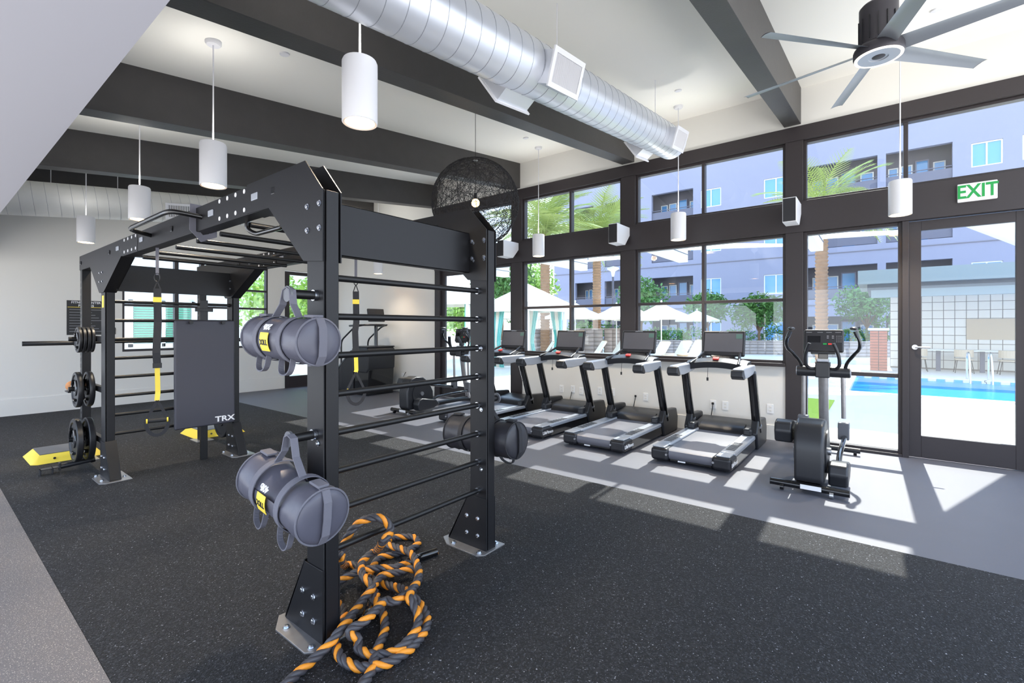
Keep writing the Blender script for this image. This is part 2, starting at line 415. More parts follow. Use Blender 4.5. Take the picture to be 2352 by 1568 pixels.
def post(x0, y0, y1, ztop, foot, side):
    """upright; foot=+1/-1 direction in Y of the splayed foot"""
    m = MB().bb(x0+.012, x0+PW, y0, y1, .012, ztop)
    m.bb(x0, x0+.008, y0+.004, y1-.002, .012, ztop); m.bb(x0+.004, x0+.014, y0+.02, y1-.02, .012, ztop)
    p_ = wb(m, 'post', M['steel_blk'], bevel=.004)
    ya, yb = (y0, y1) if foot > 0 else (y1, y0)
    f = MB()
    pts = [(ya, .012), (yb+foot*.20, .012), (yb+foot*.20, .03), (yb+foot*.012, .36), (ya, .36)]
    for xx in (x0-.007, x0+PW): f.prism(pts, 'x', xx, xx+.007)
    n_ = foot; f.add([(x0-.007, yb+n_*.20, .02), (x0+PW+.007, yb+n_*.20, .02), (x0+PW+.007, yb+n_*.012, .37), (x0-.007, yb+n_*.012, .37),
                 (x0-.007, yb+n_*.192, .02), (x0+PW+.007, yb+n_*.192, .02), (x0+PW+.007, yb+n_*.004, .37), (x0-.007, yb+n_*.004, .37)],
                [(0, 1, 2, 3), (4, 5, 6, 7), (0, 3, 7, 4), (1, 2, 6, 5), (0, 1, 5, 4), (2, 3, 7, 6)])
    fo = wb(f, 'foot', M['steel_blk'], p_, bevel=.002)
    c = (ya+yb)/2
    for yy, zz in ((c, .1), (c+foot*.1, .1), (c, .215), (c+foot*.1, .215)): bolt((x0-.007, yy, zz), (-1, 0, 0), fo, .012)
    # base plate with clipped corners
    e1 = sorted((ya-foot*.02, yb+foot*.24)); o_ = .085
    pl = [(x0-o_+.04, e1[0]), (x0+PW+o_, e1[0]), (x0+PW+o_, e1[1]-.02), (x0-.02, e1[1]), (x0-o_, e1[1]-.10), (x0-o_, e1[0]+.04)]
    bp = wb(MB().prism(pl, 'z', .002, .014), 'base_plate', M['baseplate'], p_, bevel=.002)
    for yy in (ya+foot*.03, yb+foot*.11):
        bolt((x0-.045, yy, .014), (0, 0, 1), bp, .013); bolt((x0+PW+.05, yy, .014), (0, 0, 1), bp, .013)
    return p_
NY0, NY1 = 2.05, 2.205; FY0, FY1 = 6.05, 6.205; UY0, UY1 = 7.06, 7.15
for x0 in (XL, XR):
    p1 = post(x0, NY0, NY1, 2.15, 1, 0); p2 = post(x0, FY0, FY1, 1.98, -1, 0)
    for zz in (.55, .95, 1.36): bolt((x0-.001, NY0+.05, zz), (-1, 0, 0), p1, .010)
    # far upright of the squat bay, with hole strip
    u = wb(MB().bb(x0, x0+PW, UY0, UY1, .012, 2.16), 'post', M['steel_blk'], bevel=.003)
    for k in range(26): MB().bb(x0-.001, x0+.0005, UY0+.03, UY0+.055, .25+.07*k, .275+.07*k).build('hole', M['gloss'], u, world=True)
    wb(MB().bb(x0-.06, x0+PW+.06, UY0-.08, UY1+.08, .002, .014), 'base_plate', M['baseplate'], u, bevel=.002)
    # rail of three lengths
    def rail(ya, yb): 
        m = MB()
        for xx in (x0-.006, x0+PW+.002): m.bb(xx, xx+.005, ya, yb, 2.15, 2.305)
        m.bb(x0-.004, x0+PW+.004, ya, yb, 2.146, 2.153); m.bb(x0+.01, x0+PW-.01, ya+.005, yb-.005, 2.155, 2.285)
        return wb(m, 'rail', M['steel_blk'], bevel=.0015)
    r1 = rail(2.85, 4.94); r2 = rail(4.955, 7.15)
    head = MB(); pts = [(2.046, 1.81), (2.046, 2.15), (2.20, 2.312), (2.838, 2.312), (2.838, 2.148), (2.575, 2.14), (2.215, 1.825)]
    for xx in (x0-.012, x0+PW+.006): head.prism(pts, 'x', xx, xx+.006)
    head.add([(x, y, z) for (y, z) in ((2.575, 2.14), (2.215, 1.825)) for x in (x0-.008, x0+PW+.008)]+[(x, y+.006, z+.004) for (y, z) in ((2.575, 2.14), (2.215, 1.825)) for x in (x0-.008, x0+PW+.008)],
             [(0, 1, 3, 2), (4, 6, 7, 5), (0, 4, 5, 1), (2, 3, 7, 6), (0, 2, 6, 4), (1, 5, 7, 3)])
    head.bb(x0-.008, x0+PW+.008, 2.575, 2.838, 2.142, 2.148)
    hd = wb(head, 'head_gusset', M['steel_blk'], bevel=.0015)
    for yy, zz in ((2.175, 2.083), (2.067, 2.083), (2.175, 1.968), (2.067, 1.968)): bolt((x0-.012, yy, zz), (-1, 0, 0), hd, .011)
    v = MB(); pts = [(5.42, 2.148), (6.62, 2.148), (6.22, 1.85), (6.05, 1.85)]
    for xx in (x0-.012, x0+PW+.006): v.prism(pts, 'x', xx, xx+.006)
    for (a, b) in (((5.42, 2.148), (6.05, 1.85)), ((6.62, 2.148), (6.22, 1.85))):
        v.add([(x, a[0], a[1]) for x in (x0-.01, x0+PW+.01)]+[(x, b[0], b[1]) for x in (x0-.01, x0+PW+.01)], [(0, 1, 3, 2)])
    vg = wb(v, 'gusset', M['steel_blk'])
    for yy in (6.08, 6.18):
        for zz in (1.96, 2.05): bolt((x0-.012, yy, zz), (-1, 0, 0), vg, .011)
    # splice holes, white for the bright ceiling seen through them, and rail slots
    for k in range(4):
        for zz in (2.285, 2.178):
            for (ys, par) in ((2.886+.117*k, r1), (5.0+.115*k, r2)):
                MB().cyl((x0-.008, ys, zz), (x0-.004, ys, zz), .0135, 12).build('splice_hole', M['white_metal'], par, world=True)
    for ys, par in ((3.365, r1), (2.744, hd), (4.83, r1), (5.55, r2)):
        MB().bb(x0-.0155, x0-.005, ys-.038, ys+.038, 2.21, 2.25).build('slot', M['lt_plastic'], par, world=True, bevel=.004)
    for ys, par in ((2.53, hd), (4.1, r1), (5.85, r2), (7.07, r2)):
        MB().bb(x0-.014, x0-.006, ys-.02, ys+.02, 2.205, 2.245).build('slot', M['gloss'], par, world=True, bevel=.004)
for (y, par) in ((2.2, 0), (6.08, 1)):
    m = MB().bb(XL+PW, XR, y, y+.006, 1.872, 2.142)
    m.bb(XL+PW, XR, y, y+.06, 2.136, 2.142); m.bb(XL+PW, XR, y, y+.06, 1.872, 1.878); m.bb(XL+PW, XL+PW+.006, y-.1, y+.06, 1.872, 2.142); m.bb(XR-.006, XR, y-.1 if par == 0 else y, y+.06, 1.872, 2.142)
    cb = wb(m, 'crossbeam', M['steel_blk'], bevel=.0015)
    if par == 0:
        for yy in (2.07, 2.165):
            for zz in (1.95, 2.07): bolt((XR-.006, yy-.005, zz), (-1, 0, 0), cb, .011)
for (y, zs) in ((2.125, [.405+.1915*k for k in range(8)]), (6.125, [.42+.192*k for k in range(8)])):
    for z in zs:
        r_ = wb(MB().cyl((XL+PW-.002, y, z), (XR+.002, y, z), .0165, 14), 'rung', M['black'], smooth=True)
        wb(MB().cyl((XR-.018, y, z), (XR-.001, y, z), .021, 14), 'rung_collar', M['chrome'] if y < 3 else M['black'], r_, smooth=True)
for y in (3.03, 3.48, 3.9, 4.33, 4.75, 5.18):
    wb(MB().cyl((XL+PW+.01, y, 2.128), (XR, y, 2.128), .017, 12), 'monkey_bar', M['black'], smooth=True)
# outboard pull-up handle and inner grip loops
def loop(pts, nm='grip_bar', r=.0165): return wb(MB().tube(pts, r, 10), nm, M['gloss'], smooth=True)
def fillet(pts, rad=.05, n=5):
    P_ = [Vector(p) for p in pts]; out = [P_[0]]
    for i in range(1, len(P_)-1):
        a = (P_[i-1]-P_[i]); b = (P_[i+1]-P_[i]); ra = min(rad, a.length*.49); rb = min(rad, b.length*.49)
        s_ = P_[i]+a.normalized()*ra; e_ = P_[i]+b.normalized()*rb
        for k in range(n+1):
            t = k/n; out.append(s_*(1-t)**2+P_[i]*2*t*(1-t)+e_*t**2)
    return out+[P_[-1]]
loop(fillet([(XL-.004, 3.53, 2.23), (1.045, 3.56, 2.245), (1.02, 3.62, 2.245), (1.02, 4.42, 2.245), (1.045, 4.5, 2.243), (XL-.004, 4.585, 2.235)], .08))
for xx, s in ((XL+PW, 1), (XR, -1)):
    loop(fillet([(xx, 2.62, 2.14), (xx, 2.62, 2.09), (xx+s*.03, 2.66, 2.07), (xx+s*.03, 3.0, 2.07), (xx, 3.05, 2.1), (xx, 3.05, 2.15)], .04), r=.014)
loop(fillet([(XR-.005, 4.35, 2.2), (XR-.16, 4.4, 2.2), (XR-.16, 4.75, 2.2), (XR-.005, 4.8, 2.2)], .06), r=.014)
# bag and plate pegs
def peg(x, y, z, s, L=.115, r=.021, nm='peg'):
    p_ = wb(MB().cyl((x, y, z), (x+s*L, y, z), r, 16), nm, M['black'], smooth=True)
    wb(MB().cyl((x+s*L, y, z), (x+s*(L+.012), y, z), r*1.75, 18), 'peg_cap', M['grey_plastic'], p_, smooth=True)
    wb(MB().cyl((x, y, z), (x+s*.018, y, z), r*1.25, 16), 'peg_collar', M['chrome'], p_, smooth=True)
peg(XL-.001, 2.115, 1.653, -1, .13); peg(XL-.001, 2.125, .99, -1, .12); peg(XR+PW, 2.14, 1.0, 1, .12)
# plate storage arms between the far posts
for x0, s in ((XL, -1), (XR, 1)):
    for z in (.335, .86, 1.38):
        a = wb(MB().bb(x0+.02, x0+.06, FY1, UY0, z-.03, z+.03), 'storage_arm', M['steel_blk'], bevel=.003)
        xs_ = x0+.02 if s < 0 else x0+.06
        wb(MB().cyl((xs_, 6.62, z), (xs_+s*.2, 6.62, z), .024, 14), 'plate_peg', M['black'], a, smooth=True)
# yellow rating label on the far post
wb(MB().bb(XL-.002, XL, 6.09, 6.16, 1.70, 1.82), 'warning_label', M['yellow'], rig)

# ---------------------------------------------------------------- weight plates
def plate(x, y, z, R, th, lab, s):
    r = R
    prof = [(.026, -th/2), (r*.34, -th/2), (r*.36, -th*.28), (r*.80, -th*.28), (r*.84, -th/2), (r*.97, -th/2), (r, -th*.35), (r, th*.35), (r*.97, th/2), (r*.84, th/2), (r*.80, th*.28), (r*.36, th*.28), (r*.34, th/2), (.026, th/2), (.026, -th/2)]
    t_ = thing('weight_plate', lab, 'weight plate', (x, y, z), 0, 'weight plates stored on the rig')
    MB().lathe(prof, (0, 0, 0), (1, 0, 0), 40).build('disc', M['plate'], t_, smooth=True)
    MB().lathe([(.0255, -th/2-.002), (.034, -th/2-.002), (.034, th/2+.002), (.0255, th/2+.002), (.0255, -th/2-.002)], (0, 0, 0), (1, 0, 0), 24).build('hub_ring', M['alu'], t_, smooth=True)
    for k in range(3):
        a = 2*PI*k/3+.5; g = MB()
        pts = [(s*(th/2-.001), r*.62*math.cos(a+q), r*.62*math.sin(a+q)) for q in [-.42+.12*i for i in range(8)]]
        g.tube(pts, .014, 8); g.build('grip_slot', M['gloss'], t_, smooth=True)
    return t_
for s, xb, side in ((-1, XL+.02, 'left'), (1, XR+.06, 'right')):
    who = 'by the barbell sleeve' if s < 0 else 'by the grey pad'
    for k in range(4): plate(xb+s*(.02+.034*k), 6.62, 1.372, .135, .026, 'small weight plate on top peg %s, %s from tip' % (who, ['fourth', 'third', 'second', 'first'][k]), s)
    for k, x_ in enumerate((.04, .13)): plate(xb+s*x_, 6.62, .862-.012, .185, .045, 'medium weight plate on middle peg %s, %s' % (who, ['inner one', 'outer one'][k]), s)
    for k, x_ in enumerate((.045, .14)): plate(xb+s*x_, 6.62, .323, .225, .052, 'largest weight plate on bottom peg %s, %s' % (who, ['inner one', 'outer one'][k]), s)
# ---------------------------------------------------------------- barbell in the squat bay
bb_ = thing('barbell', 'long steel barbell resting across the far end of the rig, sleeve jutting out left', 'barbell', (1.83, 7.19, 1.327))
MB().cyl((-.66, 0, 0), (.66, 0, 0), .0145, 16).build('shaft', M['black'], bb_, smooth=True)
for s in (-1, 1):
    MB().cyl((s*.66, 0, 0), (s*1.09, 0, 0), .0255, 20).build('sleeve', M['satin'], bb_, smooth=True)
    MB().cyl((s*.64, 0, 0), (s*.68, 0, 0), .037, 20).build('collar', M['black'], bb_, smooth=True)
for x0 in (XL, XR):
    m = MB().bb(x0+.01, x0+.07, UY1-.002, UY1+.1, 1.285, 1.312); m.bb(x0+.01, x0+.07, UY1+.085, UY1+.1, 1.3, 1.36)
    wb(m, 'j_cup', M['black'], rig, bevel=.003)
# ---------------------------------------------------------------- folding pad board
pd = thing('training_board', 'tall grey padded board with white lettering hung on the far ladder of the rig', 'exercise pad', (2.06, 5.98, .39))
m = MB(); N_ = 12
prof = []
for k in range(N_+1):
    t = k/N_; prof.append((-.035*math.sin(t*PI)*.35-.01*math.cos(t*6), t*1.19))
vs = []; fs = []
for (yy, zz) in prof: vs += [(-.30, yy, zz), (.30, yy, zz), (.30, yy+.05, zz), (-.30, yy+.05, zz)]
for k in range(N_): fs += [(k*4+i, k*4+(i+1) % 4, k*4+4+(i+1) % 4, k*4+4+i) for i in range(4)]
fs += [(3, 2, 1, 0), (N_*4, N_*4+1, N_*4+2, N_*4+3)]
MB().add(vs, fs).build('pad', M['pad'], pd, bevel=.018, seg=3)
text_obj('lettering', 'TRX', .085, M['white_ink'], (.19, -.012, .06), FACE_MY, pd, .002, bold=.002, sx=1.25)
for xx in (-.16, .16):
    m = MB().cyl((xx, .05, 1.165), (xx, -.05, 1.165), .014, 12); m.cyl((xx, -.05, 1.165), (xx, -.056, 1.165), .02, 12)
    m.build('hook', M['black'], pd, smooth=True)
MB().bb(-.035, .035, .05, .085, -.384, .3).build('prop_leg', M['black'], pd, bevel=.003); m = MB(); m.bb(-.04, .04, .055, .08, 1.1, 1.42); m.bb(-.09, .09, .05, .065, 1.29, 1.33)
m.build('support_arm', M['black'], pd, bevel=.003)
# ---------------------------------------------------------------- floor steps
def step(loc, lab):
    t_ = thing('step_platform', lab, 'step platform', loc, 0, 'yellow step platforms')
    L, Wd, h = .62, .62, .09; a, b = L/2, Wd/2; i_ = .075
    m = MB().add([(-a, -b+.05, 0), (-a+.05, -b, 0), (a, -b, 0), (a, b, 0), (-a, b, 0), (-a+i_, -b+i_, h), (a-i_, -b+i_, h), (a-i_, b-i_, h), (-a+i_, b-i_, h)],
                 [(4, 3, 2, 1, 0), (5, 6, 7, 8), (0, 1, 5), (1, 2, 6, 5), (2, 3, 7, 6), (3, 4, 8, 7), (4, 0, 5, 8)])
    m.build('base', M['yellow'], t_, bevel=.006)
    MB().bb(-a+i_+.004, a-i_-.004, -b+i_+.004, b-i_-.004, h, h+.006).build('tread_mat', M['grey_plastic'], t_)
    for xx in (-.12, .15): MB().cyl((xx, -b+.028, .045), (xx, -b+.022, .047), .012, 10).build('screw_cap', M['black'], t_)
step((1.115, 7.5, .006), 'yellow edged step platform on the floor left of the weight plates')
step((2.66, 7.47, .006), 'yellow edged step platform on the floor behind the hanging grey pad')
# landmine style floor attachment
lm = thing('pivot_attachment', 'short black steel pivot tube lying on the mat beside the lowest plates', 'rig attachment', (1.0, 6.68, .006))
MB().cyl((-.05, 0, .055), (.22, 0, .075), .026, 16).build('tube', M['satin'], lm, smooth=True)
MB().cyl((.2, 0, .074), (.235, 0, .077), .032, 16).build('end_collar', M['black'], lm, smooth=True)
m = MB().bb(-.19, -.04, -.04, .04, .052, .06); m.bb(-.1, -.09, -.04, .04, 0, .06); m.bb(-.19, -.18, -.04, .04, 0, .06); m.bb(-.05, -.035, -.035, .035, .02, .1)
m.build('bracket', M['satin'], lm, bevel=.002)
m = MB().sphere((0, 0, 0), .055, 16, 10)
tag(m.build('massage_ball', M['cork'], smooth=True), 'tan cork massage ball resting on the back peg beside the middle plates', 'ball').location = (1.10, 6.98, .86)
wb(MB().bb(1.06, XL+.01, 6.93, 7.1, .79, .805), 'shelf_tab', M['steel_blk'], rig, bevel=.003)

# ---------------------------------------------------------------- suspension straps
def trx(loc, zh, lab, twin=False, rz=0):
    """suspension trainer hanging from the rail; loc = anchor point, zh = height of the handle bottom"""
    t_ = thing('suspension_trainer', lab, 'suspension trainer', loc, rz, 'suspension trainers hung from the rig'); L = loc[2]-zh
    MB().tube([(0, 0, 0), (0, 0, -.22)], 0, flat=(.022, .005, (0, 1, 0))).build('anchor_strap', M['webbing'], t_)
    m = MB(); m.tube([(0.018*math.sin(a), 0, -.24+.035*math.cos(a)) for a in [2*PI*k/14 for k in range(14)]], .004, 6, closed=True)
    m.build('carabiner', M['black'], t_, smooth=True)
    m = MB().tube([(0, 0, -.27), (-.02, 0, -.33)], 0, flat=(.008, .005, (0, 1, 0))); m.tube([(0, 0, -.27), (.02, 0, -.33)], 0, flat=(.008, .005, (0, 1, 0)))
    m.build('equaliser_loop', M['webblk'], t_)
    z1_ = -.33-(L-.33)*.52
    MB().tube([(0, 0, -.33), (.004, .01, -.6), (-.006, -.008, -.85 if z1_ < -.9 else z1_*.8), (0, 0, z1_)], 0, flat=(.052, .012, (0, 1, 0))).build('main_strap', M['webblk'], t_)
    MB().tube([(0, -.007, -.4), (0, -.007, -.44)], 0, flat=(.056, .006, (0, 1, 0))).build('yellow_band', M['yellow'], t_)
    MB().tube([(0, 0, z1_+.02), (0, 0, z1_-.02)], 0, flat=(.06, .03, (0, 1, 0))).build('buckle', M['black'], t_)
    zh_ = -L+.19
    MB().tube([(0, 0, z1_-.02), (.004, .006, (z1_+zh_-.05)/2), (-.002, 0, zh_+.1)], 0, flat=(.034, .005, (0, 1, 0))).build('adjuster_strap', M['yellow'], t_)
    hb = zh_-.06
    for s in (-1, 1): MB().tube([(0, 0, zh_+.1), (s*.075, 0, hb)], 0, flat=(.02, .005, (0, 1, 0))).build('handle_strap', M['webblk'], t_)
    g = MB().cyl((-.062, 0, hb), (.062, 0, hb), .0165, 14).build('foam_grip', M['rubber'], t_, smooth=True)
    for s in (-1, 1): MB().cyl((s*.062, 0, hb), (s*.072, 0, hb), .019, 14).build('grip_end', M['yellow'], g, smooth=True)
    MB().tube([(.075*math.cos(a), 0, hb+.12*math.sin(a)) for a in [PI+PI*k/12 for k in range(13)]], 0, flat=(.026, .006, (0, 1, 0))).build('foot_cradle', M['webblk'], t_)
    return t_
trx((1.235, 4.6, 2.145), .62, 'black and yellow suspension trainer hanging from the left rail, handle near the ladder', rz=-.25)
trx((2.40, 3.6, 2.145), .82, 'black and yellow suspension trainer hanging from the right rail in front of the stair climber', rz=-.6)
sl = MB(); ring = [(XL-.02, 2.314), (XL+PW+.02, 2.314), (XL+PW+.02, 2.135), (XL+.03, 2.105), (XL-.02, 2.16)]
sl.tube([(x, 3.63, z) for x, z in ring], 0, closed=True, flat=(.05, .005, (0, 1, 0)))
o_ = sl.build('loop_strap', M['webbing']); tag(o_, 'grey webbing loop wrapped around the left rail by the pull-up handle', 'strap')
o_.data.transform(Matrix.Translation((-XL, -3.63, -2.14))); o_.location = (XL, 3.63, 2.14)

# ---------------------------------------------------------------- sandbags
def bag(loc, tilt, R, Lb, lab, numtxt, peg_dz, yaw=0, sag=0, vm='vinyl'):
    """duffel shaped training bag, axis along Y, hanging from a peg peg_dz above its axis"""
    t_ = thing('training_sandbag', lab, 'sandbag', loc, yaw, 'sandbags hung on the rig')
    rot = Matrix.Rotation(tilt, 4, 'X'); wbm = 'webblk' if vm != 'vinyl' else 'webbing'
    def tr(o): o.data.transform(rot); return o
    n = 40; prof = []
    h = Lb/2
    S_ = [(-h-.012, .0), (-h-.014, R*.45), (-h-.008, R*.8), (-h, R*.94), (-h+.008, R*.985), (-h+.02, R*.97)]
    S_ += [(-h+.05+k*(Lb-.1)/14, R*(1.0-.03*math.sin(PI*k/14)*(1+sag))) for k in range(15)]
    S_ += [(h-.02, R*.97), (h-.008, R*.985), (h, R*.94), (h+.008, R*.8), (h+.014, R*.45), (h+.012, .0)]
    vs = []; 
    for (y, r) in S_:
        for i in range(n):
            a = 2*PI*i/n; dz = -sag*.05*math.exp(-(y/.12)**2) if math.sin(a) > .3 else 0
            wr = 1+.012*math.sin(a*9+y*30)*(1 if abs(y) < h else .3)
            vs.append((r*wr*math.cos(a), y, r*wr*math.sin(a)+dz))
    fs = [(j*n+i, j*n+(i+1) % n, (j+1)*n+(i+1) % n, (j+1)*n+i) for j in range(len(S_)-1) for i in range(n)]
    tr(MB().add(vs, fs).build('body', M[vm], t_, smooth=True, angle=60))
    for s in (-1, 1):   # piping
        tr(MB().tube([(R*1.0*math.cos(a), s*h*.985, R*1.0*math.sin(a)) for a in [2*PI*k/40 for k in range(40)]], .0045, 6, closed=True).build('piping', M[wbm], t_, smooth=True))
        # webbing hoops round the body
        tr(MB().tube([((R+.004)*math.cos(a), s*h*.42, (R+.004)*math.sin(a)) for a in [2*PI*k/40 for k in range(40)]], 0, closed=True, flat=(.004, .036, (0, 1, 0))).build('hoop_strap', M[wbm], t_, smooth=True))
        # end strap, over the end disc
        tr(MB().tube([(.0, s*(h-.06), R+.006), (0, s*(h+.004), R*.96), (0, s*(h+.026), R*.6), (0, s*(h+.03), 0), (0, s*(h+.026), -R*.6), (0, s*(h+.004), -R*.96), (0, s*(h-.06), -R-.004)], 0, flat=(.006, .034, (1, 0, 0))).build('end_strap', M[wbm], t_))
        tr(MB().box((0, s*(h-.05), R+.008), (.05, .075, .012)).build('strap_patch', M[wbm], t_, bevel=.004))
    # carry handle over the peg (not rotated: it hangs from the peg)
    c1 = rot @ Vector((-.01, -h*.42, R)); c2 = rot @ Vector((-.01, h*.42, R))
    MB().tube([c1, c1*.45+Vector((0, 0, peg_dz))*.55, (0, -.03, peg_dz+.018), (0, 0, peg_dz+.03), (0, .03, peg_dz+.018), c2*.45+Vector((0, 0, peg_dz))*.55, c2], 0, flat=(.006, .032, (1, 0, 0))).build('carry_handle', M[wbm], t_)
    for s in (-1, 1):   # side handles hanging below
        y_ = s*h*.42
        tr(MB().tube(fillet([(-R*.6, y_-.05, -R*.78), (-R*.72, y_-.06, -R*1.25), (-R*.66, y_-.01, -R*1.52), (-R*.45, y_+.09, -R*1.5), (-R*.25, y_+.12, -R*.93)], .05), 0, flat=(.005, .024, (1, 0, 0))).build('side_handle', M[wbm], t_))
    # yellow tag and white number on the side that looks at the room
    def side(w_, h_, y_, a0, off):
        k = 6; vs = []; 
        for i in range(k+1):
            a = a0-h_/2/R+h_/R*i/k
            for yy in (y_-w_/2, y_+w_/2): vs.append((-(R+off)*math.cos(a), yy, (R+off)*math.sin(a)))
        return MB().add(vs, [(2*i, 2*i+1, 2*i+3, 2*i+2) for i in range(k)])
    lb = tr(side(.075, .08, .015, -.1, .006).build('tag_patch', M['yellow'], t_, solid=.002))
    def letter(s, size, y_, a, m_, nm, par):
        # upside-down print that follows the round side
        n_ = Vector((-math.cos(a), 0, math.sin(a))); up = Vector((math.sin(a), 0, math.cos(a))); 
        u = -up; r_ = Vector((0, 1, 0)); R_ = Matrix((r_, u, n_)).transposed()
        o = text_obj(nm, s, size, m_, n_*(R+.0075)+Vector((0, y_, 0)), R_, par, .001, bold=.0008); tr(o)
    letter('TRX', .034, .015, -.1, M['black_ink'], 'lettering', lb)
    letter(numtxt, .04, .01, -.1+.066/R, M['white_ink'], 'weight_number', t_)
    return t_
bag((1.065, 2.12, 1.447), .03, .1, .52, 'grey sandbag with yellow tag hanging on the upper peg of the nearest post', '20lb', .206)
bag((1.055, 2.085, .752), .13, .118, .55, 'large grey sandbag marked 40 hanging on the lower peg of the nearest post', '40lb', .236, sag=1)
bag((2.56, 2.25, .72), .02, .125, .6, 'dark sandbag hanging behind the right ladder post near the treadmills', '30lb', .28, yaw=PI, vm='vinyl_dark')

# ---------------------------------------------------------------- battle rope
def zr(x, y): return (620+x/3.843, 1160+y/3.843)
def fp(x, y, h): p = at(*zr(x, y), z=h); return p
def vp(x, y, Y): return at(*zr(x, y), Y=Y)
RH = .028
path = [fp(1470, 408, .03), fp(1390, 435, .03), fp(1310, 462, .035), fp(1230, 505, .05), fp(1100, 550, .07), fp(960, 556, .085), fp(830, 572, .09), fp(700, 620, .07), fp(595, 690, .045), fp(552, 770, .03), fp(585, 850, .03), fp(640, 920, .03), fp(655, 990, .03), fp(605, 1070, .03), fp(575, 1160, .03),
  fp(590, 1260, .03), fp(630, 1350, .03), fp(720, 1410, .03), fp(850, 1432, .03), fp(1000, 1405, .03), fp(1130, 1345, .03), fp(1260, 1245, .03), fp(1345, 1140, .03), fp(1388, 1050, .03), fp(1375, 960, .03), fp(1315, 860, .04), fp(1245, 795, .075), fp(1180, 745, .08), fp(1080, 715, .05), fp(970, 690, .03), fp(885, 640, .03), fp(830, 570, .03), fp(750, 530, .03), fp(670, 535, .035),
  vp(628, 480, 2.22), vp(640, 395, 2.21), vp(672, 300, 2.2), vp(745, 195, 2.18), vp(855, 120, 2.14), vp(965, 112, 2.09), vp(1045, 165, 2.06), vp(1062, 235, 2.04), vp(1000, 320, 2.02), fp(945, 395, .14), fp(870, 440, .11), fp(815, 500, .1), fp(805, 570, .12), fp(840, 650, .12), fp(885, 690, .11),
  fp(900, 735, .1), fp(800, 860, .085), fp(715, 980, .085), fp(620, 1105, .085), fp(490, 1262, .05), fp(310, 1425, .03), fp(140, 1585, .03), fp(60, 1710, .03), fp(330, 1790, .03), fp(700, 1700, .03), fp(830, 1560, .03), fp(885, 1480, .03), fp(920, 1360, .03), fp(950, 1260, .03), fp(1005, 1140, .03), fp(1015, 1030, .03), fp(985, 930, .035), fp(925, 850, .05), fp(905, 760, .06), fp(950, 660, .07), fp(1015, 612, .07), fp(1150, 590, .06), fp(1240, 560, .07), fp(1305, 590, .05), fp(1315, 650, .05), fp(1270, 720, .06), fp(1185, 800, .11), fp(1100, 850, .11), fp(1010, 845, .11), fp(930, 930, .12), fp(850, 1010, .12), fp(770, 1060, .1), fp(700, 1105, .09), fp(720, 1150, .07), fp(785, 1185, .05), fp(775, 1260, .03), fp(880, 1318, .03), fp(1050, 1310, .03), fp(1175, 1240, .05), fp(1285, 1110, .06), fp(1310, 985, .07), fp(1265, 870, .1), fp(1225, 800, .12), fp(1290, 690, .1), fp(1315, 590, .1), fp(1285, 490, .1), fp(1235, 420, .1), fp(1130, 375, .085), fp(1035, 345, .07), fp(1060, 300, .04), fp(1150, 280, .03), fp(1265, 282, .03), fp(1308, 335, .03), fp(1220, 395, .03), fp(1085, 435, .03), fp(960, 470, .03), fp(900, 560, .03), fp(870, 660, .035), fp(920, 750, .03), fp(940, 830, .03), fp(880, 890, .03), fp(860, 960, .06), fp(830, 1010, .055), fp(745, 1050, .03)]
def catmull(P_, step=.012):
    out = []
    for i in range(len(P_)-1):
        p0 = P_[max(i-1, 0)]; p1 = P_[i]; p2 = P_[i+1]; p3 = P_[min(i+2, len(P_)-1)]
        n_ = max(2, int((p2-p1).length/step))
        for k in range(n_):
            t = k/n_; out.append(.5*((2*p1)+(p2-p0)*t+(2*p0-5*p1+4*p2-p3)*t*t+(3*p1-p0-3*p2+p3)*t**3))
    return out+[P_[-1]]
pts = catmull(path)
for p in pts: p.z = max(p.z, .006+.0225)
base = pts[len(pts)//2].copy(); base.z = .006
rp = thing('battle_rope', 'orange and black twisted battle rope heaped on the mat at the near post', 'battle rope', base)
L_ = 0; prev = None; strands = [[], [], []]; handle_a, handle_b = [], []
tot = sum((pts[i+1]-pts[i]).length for i in range(len(pts)-1))
frame = None
for i, p in enumerate(pts):
    d = (pts[min(i+1, len(pts)-1)]-pts[max(i-1, 0)]).normalized()
    a = d.orthogonal().normalized() if frame is None else (frame-d*frame.dot(d)).normalized()
    frame = a; b = d.cross(a)
    for k in range(3):
        t = L_/.125*2*PI+2*PI*k/3
        strands[k].append(p+(a*math.cos(t)+b*math.sin(t))*.0112)
    if L_ < .24: handle_a.append(p)
    if L_ > tot-.26: handle_b.append(p)
    if i < len(pts)-1: L_ += (pts[i+1]-p).length
for k, mm in enumerate(('orange', 'ropeblk', 'ropeblk')):
    MB().tube(strands[k], .0122, 7).build('strand', M[mm], rp, smooth=True, world=True, angle=180)
for hh in (handle_a, handle_b): MB().tube(hh, .0245, 12).build('handle_sleeve', M['gloss'], rp, smooth=True, world=True)
